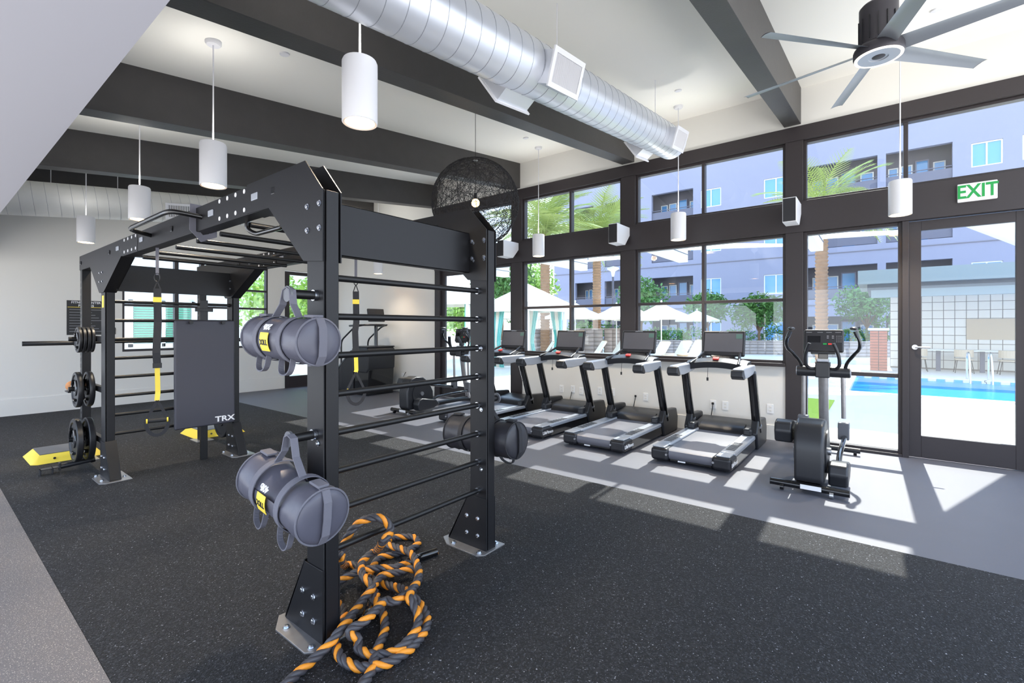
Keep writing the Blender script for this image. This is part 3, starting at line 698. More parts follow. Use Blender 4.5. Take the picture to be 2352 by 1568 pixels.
# ================================================================ overhead things
def pendant(x, y, lab, energy=80, up=25):
    zb = 2.69; R = .1; H = .37; zc = ceil_z(x)
    t_ = thing('pendant_lamp', lab, 'pendant lamp', (x, y, zb), 0, 'white cylinder pendant lamps')
    MB().lathe([(R-.004, 0), (R, .004), (R, H-.02), (R-.006, H-.006), (.012, H), (0, H)], n=32, cap=False).build('shade', M['white_metal'], t_, smooth=True)
    MB().lathe([(R-.004, 0), (R-.016, .004), (R-.02, .03)], n=32, cap=False).build('trim_ring', M['white_metal'], t_, smooth=True)
    MB().lathe([(0, .018), (R-.018, .018)], n=32).build('lamp_face', M['bulb'], t_)
    MB().cyl((0, 0, H-.002), (0, 0, zc-zb-.02), .006, 8).build('stem', M['white_metal'], t_, smooth=True)
    MB().lathe([(0, zc-zb-.035), (.05, zc-zb-.035), (.062, zc-zb-.02), (.062, zc-zb+.004), (0, zc-zb+.004)], n=24).build('canopy', M['white_metal'], t_, smooth=True)
    ld = bpy.data.lights.new('pendant_light', 'SPOT'); lo = bpy.data.objects.new('pendant_light', ld); COL.objects.link(lo); lo.parent = t_
    lo.location = (0, 0, -.01); ld.energy = energy; ld.color = (1, .88, .70); ld.spot_size = math.radians(125); ld.spot_blend = .8; ld.shadow_soft_size = .07
    lu = bpy.data.lights.new('added_ceiling_fill', 'SPOT'); uo = bpy.data.objects.new('added_ceiling_fill', lu); COL.objects.link(uo); uo.parent = t_  # upward fill added to brighten the ceiling, not part of the lamp
    uo.location = (0, 0, H+.015); uo.rotation_euler = (PI, 0, 0); lu.energy = up; lu.color = (1, .97, .92); lu.spot_size = math.radians(165); lu.spot_blend = 1; lu.shadow_soft_size = .09
pendant(1.62, 2.39, 'largest looking white cylinder pendant, hanging above the near end of the rig', up=17)
pendant(1.58, 4.43, 'white cylinder pendant above the middle of the rig', up=15)
pendant(1.57, 6.45, 'white cylinder pendant above the far ladder of the rig')
pendant(1.53, 8.78, 'white cylinder pendant nearest the far wall, left of the rig', up=5)
pendant(6.46, -.18, 'white cylinder pendant hanging by the exit sign', up=15)
pendant(6.44, 2.15, 'white cylinder pendant in front of the middle window bay')
pendant(6.48, 4.49, 'white cylinder pendant beside the globe, in front of the palm windows')
pendant(6.4, 8.75, 'white cylinder pendant above the stair climber', energy=30)
# ---------------------------------------------------------------- spiral ducts
DV = Vector((1, 0, SL)).normalized()
def duct(y, h, R, xa, xb, lab, regs, m_):
    a = Vector((xa, y, HC+h+SL*xa)); b = Vector((xb, y, HC+h+SL*xb)); L = (b-a).length
    t_ = thing('round_duct', lab, 'air duct', a)
    prof = [(R-.02, 0), (R, .0)]
    k = .06
    while k < L-.1:
        prof += [(R, k)]; k += .31
    prof += [(R, L), (R*.97, L+.015), (0, L+.02)]
    MB().lathe(prof, a, DV, 48).build('pipe', m_, t_, smooth=True, world=True, angle=12)
    n_up = Vector((-SL, 0, 1)).normalized(); k = .05
    while k < L-.04:        # lock seams wind slightly along the pipe
        MB().tube([a+DV*(k+.035*math.cos(q))+(Vector((0, 1, 0))*math.cos(q)+n_up*math.sin(q))*(R+.0005) for q in [2*PI*i/40 for i in range(40)]], .0022, 4, closed=True).build('lock_seam', M['seam'], t_, world=True)
        k += .135
    for (xr, ang, wd, ht) in regs:      # grille boot sticking out of the pipe at angle below horizontal
        c = Vector((xr, y, HC+h+SL*xr)); s = 1 if ang > 0 else -1
        nrm = (Vector((0, s, 0))*math.cos(abs(ang))-n_up*math.sin(abs(ang))).normalized(); tv = DV.cross(nrm).normalized()
        R_ = Matrix((DV, tv, nrm)).transposed()
        f = c+nrm*(R+.075)
        w_, h_ = wd/2, ht/2
        bo = MB(); cs = [(-w_+.03, -h_+.02), (w_-.03, -h_+.02), (w_-.03, h_-.02), (-w_+.03, h_-.02)]
        bo.add([c+nrm*(R*.72)+DV*x+tv*z for x, z in cs]+[f+DV*x+tv*z for x, z in cs], [(0, 1, 5, 4), (1, 2, 6, 5), (2, 3, 7, 6), (3, 0, 4, 7), (3, 2, 1, 0)])
        b_ = bo.build('register_boot', m_, t_, world=True)
        fr = MB()
        for (x0_, x1_, z0_, z1_) in ((-w_, w_, -h_, -h_+.035), (-w_, w_, h_-.035, h_), (-w_, -w_+.035, -h_+.035, h_-.035), (w_-.035, w_, -h_+.035, h_-.035)):
            fr.box(f+DV*((x0_+x1_)/2)+tv*((z0_+z1_)/2), (x1_-x0_, z1_-z0_, .014), R_)
        fr.build('register_frame', M['white_metal'], b_, world=True)
        nb = 16
        for k in range(nb):
            xx = -w_+.045+(wd-.09)*k/(nb-1)
            MB().box(f+DV*xx-nrm*.004, (.006, ht-.07, .018), R_ @ Matrix.Rotation(.5, 3, 'Y')).build('grille_slat', M['white_metal'], b_, world=True)
        MB().box(f-nrm*.03, (wd-.07, ht-.07, .004), R_).build('grille_back', M['grey_plastic'], b_, world=True)
    return t_
d1 = duct(2.05, 1.58, .19, -.6, 5.87, 'large silver spiral duct slung below the ceiling beside the beam', [(2.95, -.35, .42, .26), (2.8, .6, .42, .26), (5.45, -.35, .38, .24), (5.3, .6, .38, .24)], M['duct'])
for xr in (3.22, 5.34):
    z0_ = HC+1.58+SL*xr+.19
    MB().cyl((xr, 2.05, z0_-.005), (xr, 2.05, ceil_z(xr)), .004, 8).build('hanger_rod', M['white_metal'], d1, world=True)
    MB().cyl((xr, 2.05, z0_-.01), (xr, 2.05, z0_+.025), .012, 8).build('hanger_clip', M['galv'], d1, world=True)
d2 = duct(9.35, 1.675, .24, .35, 3.9, 'white spiral duct near the far wall in front of the last beam', [(2.75, -.35, .45, .26)], mat('white_duct', (226, 226, 222), .5))
for xr in (1.25, 2.0): MB().cyl((xr, 9.35, HC+1.675+SL*xr+.23), (xr, 9.35, ceil_z(xr)), .004, 6).build('hanger_rod', M['white_metal'], d2, world=True)
# ---------------------------------------------------------------- ceiling fan
fx, fy, fz = 4.42, 0.0, 3.5
fan = thing('ceiling_fan', 'large six blade ceiling fan with dark hub near the exit door', 'ceiling fan', (fx, fy, fz))
M['blade'] = mat('fan_blade', (150, 156, 164), .38, .5); M['fanhub'] = mat('fan_hub', (62, 60, 66), .45, .3)
MB().lathe([(.0, .39), (.105, .39), (.118, .375), (.118, .1), (.128, .09), (.15, .075), (.155, .06), (.155, .02), (.148, .006)], n=40, cap=False).build('motor_housing', M['fanhub'], fan, smooth=True)
for k in range(14):
    a = 2*PI*k/14
    MB().box((.119*math.cos(a), .119*math.sin(a), .2), (.012, .006, .17), (0, 0, a)).build('cooling_fin', M['satin'], fan)
MB().lathe([(.148, .006), (.146, 0), (.13, -.002), (.128, .006)], n=40, cap=False).build('light_ring', mat('fan_light_ring', (240, 236, 228), .5, emit=((255, 244, 228), .8)), fan, smooth=True)
cap = MB().lathe([(.128, .006), (.127, .0), (.06, .0), (.058, .012), (0, .012)], n=40).build('hub_cap', M['lt_plastic'], fan, smooth=True)
MB().lathe([(.055, .011), (.03, .002), (0, .0)], n=24).build('cap_recess', M['fanhub'], cap, smooth=True)
MB().cyl((0, 0, .385), (0, 0, ceil_z(fx)-fz), .02, 14).build('down_rod', M['fanhub'], fan, smooth=True)
MB().lathe([(0, ceil_z(fx)-fz-.06), (.05, ceil_z(fx)-fz-.06), (.075, ceil_z(fx)-fz-.01), (.075, ceil_z(fx)-fz+.01), (0, ceil_z(fx)-fz+.01)], n=24).build('canopy', M['fanhub'], fan, smooth=True)
bl = MB(); NS = 14; sec = [(-.5, 0), (-.4, .055), (-.15, .095), (.15, .075), (.5, 0), (.15, .045), (-.15, .06), (-.4, .03)]
vs = []; fs = []
for i in range(NS+1):
    t = i/NS; r = .12+.83*t; ch = .125*(1-.22*t); tw = -.42+.22*t; sk = -.0*t
    for (c_, h_) in sec:
        yy = c_*ch; zz = h_*ch*1.15
        vs.append((r, yy*math.cos(tw)-zz*math.sin(tw), .055+yy*math.sin(tw)+zz*math.cos(tw)))
n8 = len(sec)
for i in range(NS): fs += [(i*n8+k, i*n8+(k+1) % n8, (i+1)*n8+(k+1) % n8, (i+1)*n8+k) for k in range(n8)]
fs += [tuple(range(n8))[::-1], tuple(range(NS*n8, NS*n8+n8))]
b0 = bl.add(vs, fs).build('blade', M['blade'], fan, smooth=True, angle=50)
tip = MB().add([tuple(Vector(v)+Vector((.004 if j else 0, 0, 0))) for j in (0, 1) for v in vs[-n8:]], [(k, (k+1) % n8, n8+(k+1) % n8, n8+k) for k in range(n8)]+[tuple(range(n8))[::-1], tuple(range(n8, 2*n8))]).build('blade_tip', M['fanhub'], b0)
for k in range(6):
    a = math.radians(19+60*k)
    if k == 0: b0.rotation_euler = (0, 0, a)
    else:
        c = b0.copy(); COL.objects.link(c); c.rotation_euler = (0, 0, a); q = tip.copy(); COL.objects.link(q); q.parent = c
# ---------------------------------------------------------------- openwork globe pendant
gx, gy, gz = at(1092, 466, d=5.75); GR = .535
gl = thing('globe_pendant', 'large black openwork string globe pendant with a glowing bulb inside', 'pendant lamp', (gx, gy, gz-GR))
rng = random.Random(3); g = MB()
for k in range(250):
    ax = Vector((rng.gauss(0, 1), rng.gauss(0, 1), rng.gauss(0, 1))).normalized(); u = ax.orthogonal().normalized(); v = ax.cross(u)
    off = rng.uniform(-.55, .55); ph = rng.uniform(0, 6.28); span = rng.uniform(2.2, 6.0); rr = GR*rng.uniform(.985, 1.0); N_ = 26; w1 = rng.uniform(.03, .12); f1 = rng.randint(2, 5)
    pts_ = []
    for i in range(N_+1):
        t = ph+span*i/N_; o2 = off+w1*math.sin(f1*t)
        q = math.sqrt(max(.05, 1-o2*o2)); pts_.append(Vector((0, 0, GR))+(u*math.cos(t)*q+v*math.sin(t)*q+ax*o2).normalized()*rr)
    g.tube(pts_, .0019, 3, caps=False)
g.build('string_shell', M['webblk'], gl, kind='stuff')
MB().sphere((0, 0, GR), .05, 20, 12).build('bulb', mat('globe_bulb', (255, 220, 160), .4, emit=((255, 205, 130), 9)), gl, smooth=True)
MB().cyl((0, 0, GR+.045), (0, 0, GR+.12), .018, 12).build('socket', M['black'], gl, smooth=True)
MB().cyl((0, 0, GR+.12), (0, 0, ceil_z(gx)-gz+GR), .0035, 6).build('cord', M['black'], gl, smooth=True)
MB().lathe([(0, 2*GR+.02), (.02, 2*GR+.02), (.03, 2*GR-.02), (0, 2*GR-.02)], n=16).build('top_cap', M['alu'], gl, smooth=True)
ld = bpy.data.lights.new('globe_light', 'POINT'); lo = bpy.data.objects.new('globe_light', ld); COL.objects.link(lo); lo.parent = gl; lo.location = (0, 0, GR); ld.energy = 12; ld.color = (1, .8, .55); ld.shadow_soft_size = .055
# ---------------------------------------------------------------- wall speakers, exit sign
def speaker(y, lab):
    t_ = thing('wall_speaker', lab, 'speaker', (XW-.03, y, 2.79), 0, 'white wall speakers on the window band')
    MB().prism([(-.45, 0), (-.45, .30), (0, .30), (0, .17), (-.17, 0)], 'y', -.075, .075).build('cabinet', M['white_metal'], t_, bevel=.006)
    MB().bb(-.456, -.449, -.068, .068, .01, .29).build('grille', M['satin'], t_, bevel=.002)
    MB().bb(-.01, .02, -.05, .05, .18, .28).build('bracket', M['white_metal'], t_)
speaker(.86, 'white wall speaker on the wide column left of the exit sign')
speaker(3.2, 'white wall speaker on the column between the middle and palm windows')
speaker(5.42, 'white wall speaker partly hidden below the openwork globe')
ex = thing('exit_sign', 'white exit sign with green letters above the glass door', 'exit sign', (XW-.03, -.832, 2.86))
MB().bb(-.03, 0, -.155, .155, 0, .198).build('panel', M['outlet'], ex, bevel=.008)
text_obj('lettering', 'EXIT', .2, M['green'], (-.032, 0, .1), FACE_MX, ex, .0015, bold=.004, sx=.78)
# outlets on the low wall and far part of window wall
k = 0
def plug_outlet(y, z, lab, xx=XW):
    t_ = thing('wall_outlet', lab, 'outlet', (xx, y, z), 0, 'white wall outlets')
    MB().bb(-.007, 0, -.038, .038, -.06, .06).build('cover_plate', M['outlet'], t_, bevel=.002)
    for zz in (-.022, .022): MB().bb(-.009, -.006, -.017, .017, zz-.014, zz+.014).build('socket', M['wall'], t_, bevel=.002)
for (px, py, lab) in ((1638, 928, 'outlet with a plugged cord behind the nearest treadmill'), (1666, 931, 'outlet right of the plugged one behind the nearest treadmill'), (1732, 940, 'outlet just inside the right upright of the nearest treadmill'), (1769, 938, 'outlet nearest the wide column, right of the treadmills'),
                      (1483, 911, 'outlet seen between the two middle treadmills, upper left'), (1518, 915, 'outlet with plugged cord behind the second nearest treadmill'), (1407, 900, 'outlet on the low wall left of the second nearest treadmill'), (1378, 897, 'outlet beside the left upright of the second nearest treadmill'),
                      (1316, 893, 'outlet with plugged cord behind the third treadmill'), (1335, 897, 'outlet right of the plugged one behind the third treadmill'), (1290, 892, 'outlet just left of the plugged one behind the third treadmill'), (1249, 884, 'outlet behind the farthest treadmill, right one'), (1210, 881, 'outlet behind the farthest treadmill, left one'), (925, 862, 'outlet on the wall beside the stair climber')):
    p = at(px, py, X=XW); plug_outlet(p.y, p.z, lab)
# poster and small sign on the far wall
M['poster'] = mat('poster_black', (34, 34, 36), .45)
ps = thing('policy_poster', 'black fitness center policies poster on the far wall behind the rig', 'poster', (2.02, YF, 1.365))
MB().bb(-.265, .265, -.012, 0, 0, .63).build('panel', M['poster'], ps, bevel=.002)
text_obj('heading', 'FITNESS CENTER\nPOLICIES', .058, M['white_ink'], (0, -.0125, .565), FACE_MY, ps, .001, bold=.001, sx=.95)
MB().bb(-.255, .255, -.0135, -.012, .503, .512).build('yellow_rule', M['yellow'], ps)
for k in range(9):
    z_ = .46-.05*k; MB().bb(-.23, .23-.05*((k*7) % 4), -.013, -.012, z_, z_+.008).build('text_line', M['grey_ink'], ps)
s2 = thing('wall_sign', 'small black sign beside the lower right corner of the policies poster', 'sign', (2.395, YF, 1.37))
MB().bb(-.05, .05, -.012, 0, 0, .13).build('panel', M['poster'], s2, bevel=.002)
MB().bb(-.035, .035, -.013, -.012, .06, .068).build('text_line', M['grey_ink'], s2)
# ================================================================ cardio machines
def rbox(x0, x1, y0, y1, z0, z1): return MB().bb(x0, x1, y0, y1, z0, z1)
def make_treadmill(loc, lab):
    t = thing('treadmill', lab, 'treadmill', loc, 0, 'treadmills facing the windows')
    bd = MB()
    # belt with rounded rear end
    out = [(.045, .05), (.025, .075), (.02, .105), (.03, .14), (.06, .155), (1.42, .165), (1.42, .1), (.3, .05)]
    bd.prism(out, 'y', -.255, .255); bd.build('belt', M['belt'], t, smooth=True, angle=30)
    for s in (-1, 1):
        a, b = sorted((s*.262, s*.415))
        r = rbox(.2, 1.34, a, b, .075, .182).build('foot_rail', M['lt_plastic'], t, bevel=.018, seg=3)
        for k in range(6): rbox(.3+.07*k, .34+.07*k, a+.03, b-.035, .181, .185).build('tread_rib', M['satin'], r)
        rbox(.2, 1.34, s*.417-.004, s*.417+.004, .03, .14).build('side_skirt', M['gloss'], t, bevel=.003)
        c = rbox(-.005, .26, s*.225 if s > 0 else -.425, .425 if s > 0 else -.225, .022, .165)
        cp = c.build('end_cap', M['blk_plastic'], t, bevel=.04, seg=4)
        rbox(.02, .24, a+.01, b-.005, .162, .178).build('cap_pad', M['lt_plastic'], cp, bevel=.01)
        MB().cyl((.015, s*.245, .1), (-.008, s*.245, .1), .012, 10).build('adjuster', M['alu'], cp, smooth=True)
        MB().cyl((.1, s*.36, 0), (.1, s*.36, .03), .025, 12).build('levelling_foot', M['rubber'], t)
        # upright and its shroud
        sh = MB().prism([(1.26, 0.0), (1.80, 0.0), (1.82, .2), (1.76, .33), (1.30, .36), (1.2, .2)], 'y', s*.355 if s > 0 else -.44, .44 if s > 0 else -.355)
        sh.build('upright_shroud', M['satin'], t, bevel=.02, seg=3)
        up = MB().tube([(1.40, s*.40, .2), (1.24, s*.40, .6), (1.10, s*.395, .96)], [.052]*3, 12)
        u_ = up.build('upright', M['gloss'], t, smooth=True)
        MB().tube([(1.375, s*.40, .26), (1.365, s*.40, .285)], .058, 12).build('upright_ring', M['alu'], u_, smooth=True)
        ar = MB().prism([(.55, .925), (.52, .955), (.53, 1.01), (.6, 1.04), (1.2, 1.045), (1.22, .95), (1.1, .935), (.8, .915)], 'y', s*.36-.06, s*.36+.06)
        A = ar.build('handrail', M['lt_plastic'], t, bevel=.016, seg=3)
        MB().prism([(.545, .918), (.505, .95), (.52, 1.018), (.56, 1.035), (.63, .95), (.63, .91)], 'y', s*.36-.066, s*.36+.066).build('handrail_cap', M['satin'], A, bevel=.016, seg=3)
        MB().tube([(.95, s*.28, 1.05), (1.15, s*.25, 1.10), (1.33, s*.215, 1.17)], .017, 10).build('grip_bar', M['blk_plastic'], t, smooth=True)
    # motor hood
    hd = MB().prism([(1.26, .12), (1.3, .2), (1.42, .25), (1.72, .285), (1.80, .25), (1.82, .06), (1.26, .06)], 'y', -.35, .35)
    H = hd.build('motor_hood', M['satin'], t, bevel=.025, seg=3)
    MB().prism([(1.25, .165), (1.3, .225), (1.42, .27), (1.46, .262), (1.32, .21), (1.27, .155)], 'y', -.27, .27).build('hood_scoop', M['blk_plastic'], H, bevel=.006)
    for s in (-1, 1): rbox(1.14, 1.34, s*.335-.05, s*.335+.05, .17, .265).build('hood_shoulder', M['satin'], H, bevel=.03, seg=3)
    rbox(.04, .2, -.22, .22, .028, .05).build('rear_guard', M['gloss'], t, bevel=.004)
    rbox(.035, .04, .05, .13, .031, .045).build('guard_label', M['white_ink'], t)
    # arched crossbar
    ys = [-.36+.72*k/16 for k in range(17)]
    cvs = []; cf = []
    for y in ys:
        ar_ = .045*(1-(y/.36)**2); 
        cvs += [(1.02, y, .955+ar_), (1.0, y, 1.03+ar_), (1.1, y, 1.075+ar_), (1.28, y, 1.08+ar_), (1.3, y, .97+ar_)]
    for k in range(16): cf += [(k*5+i, k*5+(i+1) % 5, k*5+5+(i+1) % 5, k*5+5+i) for i in range(5)]
    cf += [(4, 3, 2, 1, 0), (80, 81, 82, 83, 84)]
    CB = MB().add(cvs, cf).build('crossbar', M['satin'], t, bevel=.008)
    MB().box((1.055, 0, 1.115), (.05, .07, .02), (0, -.45, 0)).build('stop_key', M['red'], CB, bevel=.005)
    cd = MB().tube([(1.04, .09, 1.0), (1.03, .09, .93), (1.03, .092, .87)], .0025, 6).build('safety_cord', M['black'], CB)
    MB().box((1.03, .093, .855), (.02, .022, .04), (0, 0, .4)).build('clip', M['black'], cd)
    # console screen
    R_ = Matrix.Rotation(.2, 3, 'Y')
    def pos(x, y, z): return Vector((1.43, 0, 1.29))+R_ @ Vector((x, y, z))
    sc = MB().box(pos(0, 0, 0), (.045, .52, .335), R_).build('console_screen', M['blk_plastic'], t, bevel=.022, seg=4)
    MB().box(pos(-.0235, 0, .012), (.003, .465, .245), R_).build('display', M['screen'], sc)
    MB().box(pos(-.0255, -.19, .012+.08), (.002, .075, .06), R_).build('display_tile', mat('screen_tile', (84, 112, 106), .3) if 'tile' not in M else M['tile'], sc)
    lg = text_obj('logo', 'LifeFitness', .028, M['lt_plastic'], pos(-.024, 0, .152), R_ @ FACE_MX, sc, .001)
    MB().box(pos(.0, 0, -.185), (.05, .3, .05), R_).build('console_neck', M['gloss'], t, bevel=.01)
    rbox(1.24, 1.42, -.12, .12, 1.06, 1.13).build('console_mount', M['blk_plastic'], t, bevel=.015)
    # lettering on the skirt
    text_obj('side_logo', 'LifeFitness', .06, M['white_ink'], (.13, -.426, .09), FACE_MY, t, .001, bold=.001)
    # cord to the wall
    MB().tube(catmull([Vector(p) for p in ((1.78, .26, .12), (1.86, .27, .25), (1.895, .265, .35), (1.93, .27, .40), (1.948, .27, .415))], .02), .006, 6).build('power_cord', M['black'], t, smooth=True)
    rbox(1.925, 1.955, .255, .285, .40, .43).build('plug', M['black'], t, bevel=.004)
    return t
M['tile'] = mat('screen_tile', (84, 112, 106), .3)
tm = make_treadmill((5.13, 1.6, 0), 'black treadmill nearest the elliptical, rightmost of the row of four')
for x, y, lab in ((5.15, 2.77, 'second treadmill from the right in the window row'), (5.17, 3.94, 'third treadmill from the right, partly behind the ladder post and bag'), (5.2, 5.13, 'farthest treadmill of the row, seen mostly behind the right ladder post')):
    copy_tree(tm, lab, (x, y, 0))

def make_elliptical(loc, lab):
    t = thing('elliptical_trainer', lab, 'elliptical trainer', loc, 0, 'elliptical trainers')
    b = MB().cyl((0, -.3, .062), (0, .3, .062), .031, 16).build('rear_foot', M['gloss'], t, smooth=True)
    rbox(-.034, -.03, -.1, .06, .045, .085).build('foot_label', M['white_ink'], b)
    for s in (-1, 1):
        MB().cyl((-.02, s*.19, .03), (-.02, s*.19+.03, .03), .028, 14).build('levelling_wheel', M['alu'] if s < 0 else M['gloss'], b, smooth=True)
        MB().cyl((0, s*.30, .062), (0, s*.305, .062), .033, 16).build('end_cap', M['satin'], b)
    out = [(.04, .075), (.0, .12), (-.005, .38), (.03, .53), (.09, .61), (.2, .645), (.36, .63), (.5, .53), (.6, .36), (.62, .12), (.58, .075)]
    hs = MB().prism(out, 'y', -.115, .115).build('flywheel_housing', M['satin'], t, bevel=.035, seg=4)
    for s in (-1, 1):
        MB().cyl((.31, s*.113, .34), (.31, s*.128, .34), .2, 36).build('crank_disc', M['satin'], t, smooth=True)
        MB().cyl((.31, s*.128, .34), (.31, s*.15, .34), .035, 16).build('crank_hub', M['alu'], t, smooth=True)
    MB().tube([(.3, 0, .09), (1.0, 0, .1), (1.42, 0, .08)], .04, 10).build('floor_beam', M['black'], t, smooth=True)
    f = MB().cyl((1.42, -.31, .055), (1.42, .31, .055), .03, 16).build('front_foot', M['satin'], t, smooth=True)
    for s in (-1, 1): MB().cyl((1.42, s*.25, .03), (1.42, s*.28, .03), .03, 14).build('levelling_wheel', M['gloss'], f, smooth=True)
    MB().tube([(1.22, 0, .1), (1.1, 0, .6), (1.03, 0, 1.02)], .046, 14).build('column', M['baseplate'], t, smooth=True)
    c = MB().cyl((1.0, -.235, 1.03), (1.0, .235, 1.03), .056, 24).build('pivot_tube', M['satin'], t, smooth=True)
    for s in (-1, 1): MB().cyl((1.0, s*.235, 1.03), (1.0, s*.243, 1.03), .05, 20).build('pivot_cap', M['lt_plastic'], c, smooth=True)
    rbox(.925, 1.07, -.065, .065, .97, 1.135).build('neck_block', M['satin'], t, bevel=.012)
    rbox(.93, 1.06, -.055, .055, 1.135, 1.17).build('neck_tray', M['lt_plastic'], t, bevel=.012)
    R_ = Matrix.Rotation(.18, 3, 'Y')
    def pos(x, y, z): return Vector((1.06, 0, 1.355))+R_ @ Vector((x, y, z))
    cs = MB().box(pos(0, 0, 0), (.05, .36, .245), R_).build('console', M['blk_plastic'], t, bevel=.02, seg=3)
    MB().box(pos(-.0255, .085, .015), (.002, .12, .07), R_).build('display', M['gloss'], cs)
    for yy, mm in ((-.015, 'green'), (-.06, 'red')): MB().box(pos(-.0265, yy, -.035), (.003, .032, .016), R_).build('button', M[mm], cs)
    for i in range(3):
        for k in range(4): MB().box(pos(-.0258, -.12-.018*i, .05-.02*k), (.002, .008, .006), R_).build('key', M['grey_ink'], cs)
    for yy in (-.04, -.085):
        for zz in (.03, .05): MB().box(pos(-.0258, yy, zz), (.002, .018, .008), R_).build('key', M['grey_ink'], cs)
    for yy in (.13, .03, -.05, -.13): MB().box(pos(-.0258, yy, .09), (.002, .05, .004), R_).build('print_line', M['grey_ink'], cs)
    MB().box(pos(-.03, 0, -.135), (.07, .22, .025), R_).build('reading_shelf', M['satin'], cs, bevel=.006)
    rbox(1.0, 1.06, -.045, .045, 1.16, 1.25).build('console_neck', M['gloss'], t, bevel=.01)
    for s in (-1, 1):
        MB().tube(catmull([Vector(p) for p in ((.97, s*.06, 1.07), (.95, s*.11, 1.065), (.92, s*.145, 1.1), (.9, s*.15, 1.17), (.885, s*.135, 1.25), (.87, s*.105, 1.335))], .02), .0165, 12).build('fixed_grip', M['blk_plastic'], t, smooth=True)
        MB().tube(catmull([Vector(p) for p in ((.99, s*.195, 1.08), (.97, s*.215, 1.14), (.93, s*.27, 1.22), (.9, s*.315, 1.28), (.885, s*.322, 1.35), (.88, s*.295, 1.44))], .02), .0165, 12).build('swing_arm', M['gloss'], t, smooth=True)
        kn = MB().tube([(.884, s*.306, 1.40), (.88, s*.285, 1.46)], .019, 12); kn.sphere((.878, s*.275, 1.49), .032, 14, 9, (1, 1.1, .6)); kn.build('arm_knob', M['satin'], t, smooth=True, angle=70)
        dz = 0 if s > 0 else -.0
        MB().tube([(1.0, s*.175, .99), (1.02, s*.18, .55)], .021, 12).build('lower_arm', M['baseplate'], t, smooth=True)
        zz = .44 if s > 0 else .40
        rbox(.97, 1.06, s*.18-.05, s*.18+.05, zz-.07, zz+.11).build('arm_joint', M['grey_plastic'], t, bevel=.012)
        z2_ = .5 if s > 0 else .16
        MB().tube([(1.02, s*.19, zz-.04), (.62, s*.2, (zz+z2_)/2-.02), (.3, s*.2, z2_)], .024, 10).build('pedal_arm', M['gloss'], t, smooth=True)
        y_ = s*.215
        p = MB().prism([(.12, z2_-.09), (.09, z2_+.02), (.12, z2_+.1), (.2, z2_+.12), (.52, z2_+.06), (.6, z2_-.02), (.45, z2_-.08)], 'y', y_-.075, y_+.075).build('pedal', M['satin'], t, bevel=.022, seg=3)
    def reach(o):       # the front assembly stands further from the flywheel and a little larger
        for v in o.data.vertices:
            w = min(1, max(0, (v.co.x-.62)/.3)); v.co.x += .42*w; v.co.y *= 1+.07*w
            if v.co.z > .3: v.co.z = 1.5+(v.co.z-1.5)*(1+.07*w)
        for c in o.children: reach(c)
    for c in t.children: reach(c)
    return t
el = make_elliptical((4.99, .5, 0), 'black elliptical trainer standing in front of the sidelight beside the glass door')
copy_tree(el, 'elliptical trainer half hidden behind the ladder rungs, beyond the treadmills', (5.24, 6.47, 0))

# ---------------------------------------------------------------- stair climber
sc = thing('stair_climber', 'black stair climber machine by the white wall beyond the ladder rungs', 'stair climber', (6.52, 9.4, 0))
def sb(mb, nm, m_, par=sc, **k): return mb.build(nm, M[m_], par, **k)
sb(MB().prism([(-.62, .6), (-.64, 1.0), (-.58, 1.06), (-.05, 1.07), (.0, .95), (.0, .5), (-.55, .5)], 'x', -.36, .36), 'front_housing', 'satin', bevel=.03, seg=3)
sb(MB().prism([(-.56, .06), (-.6, .3), (-.62, .58), (.0, .56), (.0, .06)], 'x', -.335, .335), 'lower_housing', 'gloss', bevel=.02)
sb(MB().bb(-.37, .37, -.6, -.1, 1.055, 1.085), 'top_tray', 'blk_plastic', bevel=.012)
sb(MB().cyl((.05, -.632, .92), (.05, -.642, .92), .03, 18), 'badge', 'lt_plastic')
sb(MB().bb(-.36, .36, -.55, .95, .0, .06), 'base_frame', 'black', bevel=.01)
for s in (-1, 1):
    sb(MB().prism([(-.05, .06), (-.05, 1.0), (.05, .98), (.92, .3), (.95, .06)], 'x', s*.34-.03, s*.34+.03), 'side_panel', 'satin', bevel=.015)
    sb(MB().tube([(s*.375, .05, .93), (s*.375, .9, .27)], .008, 6), 'panel_trim', 'alu')
    sb(MB().tube(fillet([(s*.36, .42, .12), (s*.36, .42, 1.2), (s*.36, -.12, 1.52), (s*.3, -.4, 1.56)], .12), .019, 10), 'side_rail', 'blk_plastic', smooth=True)
for k in range(5):
    z = .9-.155*k; y = .02+.18*k
    sb(MB().bb(-.3, .3, y, y+.22, z-.02, z+.015), 'stair_tread', 'rubber', bevel=.006)
    sb(MB().bb(-.3, .3, y+.2, y+.215, z-.16, z-.02), 'stair_riser', 'black')
sb(MB().tube([(.0, -.4, 1.07), (.03, -.36, 1.58)], .04, 12), 'console_post', 'gloss', smooth=True)
sb(MB().tube(fillet([(-.38, .05, 1.54), (-.42, -.25, 1.55), (-.2, -.42, 1.56), (.2, -.42, 1.56), (.42, -.25, 1.55), (.38, .05, 1.54)], .1), .022, 10), 'handlebar', 'blk_plastic', smooth=True)
R_ = Matrix.Rotation(-.2, 3, 'X')
c_ = sb(MB().box((.03, -.36, 1.78), (.44, .05, .3), R_), 'console', 'blk_plastic', bevel=.02, seg=3)
sb(MB().box((.03, -.395, 1.72), (.22, .03, .12), R_), 'console_bracket', 'gloss', c_, bevel=.008)
sb(MB().box((.06, -.408, 1.735), (.08, .01, .02), R_), 'console_logo', 'lt_plastic', c_)
sb(MB().tube(catmull([Vector(p) for p in ((.36, -.55, .1), (.45, -.7, .25), (.53, -.75, .42), (.56, -.76, .47))], .03), .006, 6), 'power_cord', 'black', smooth=True)
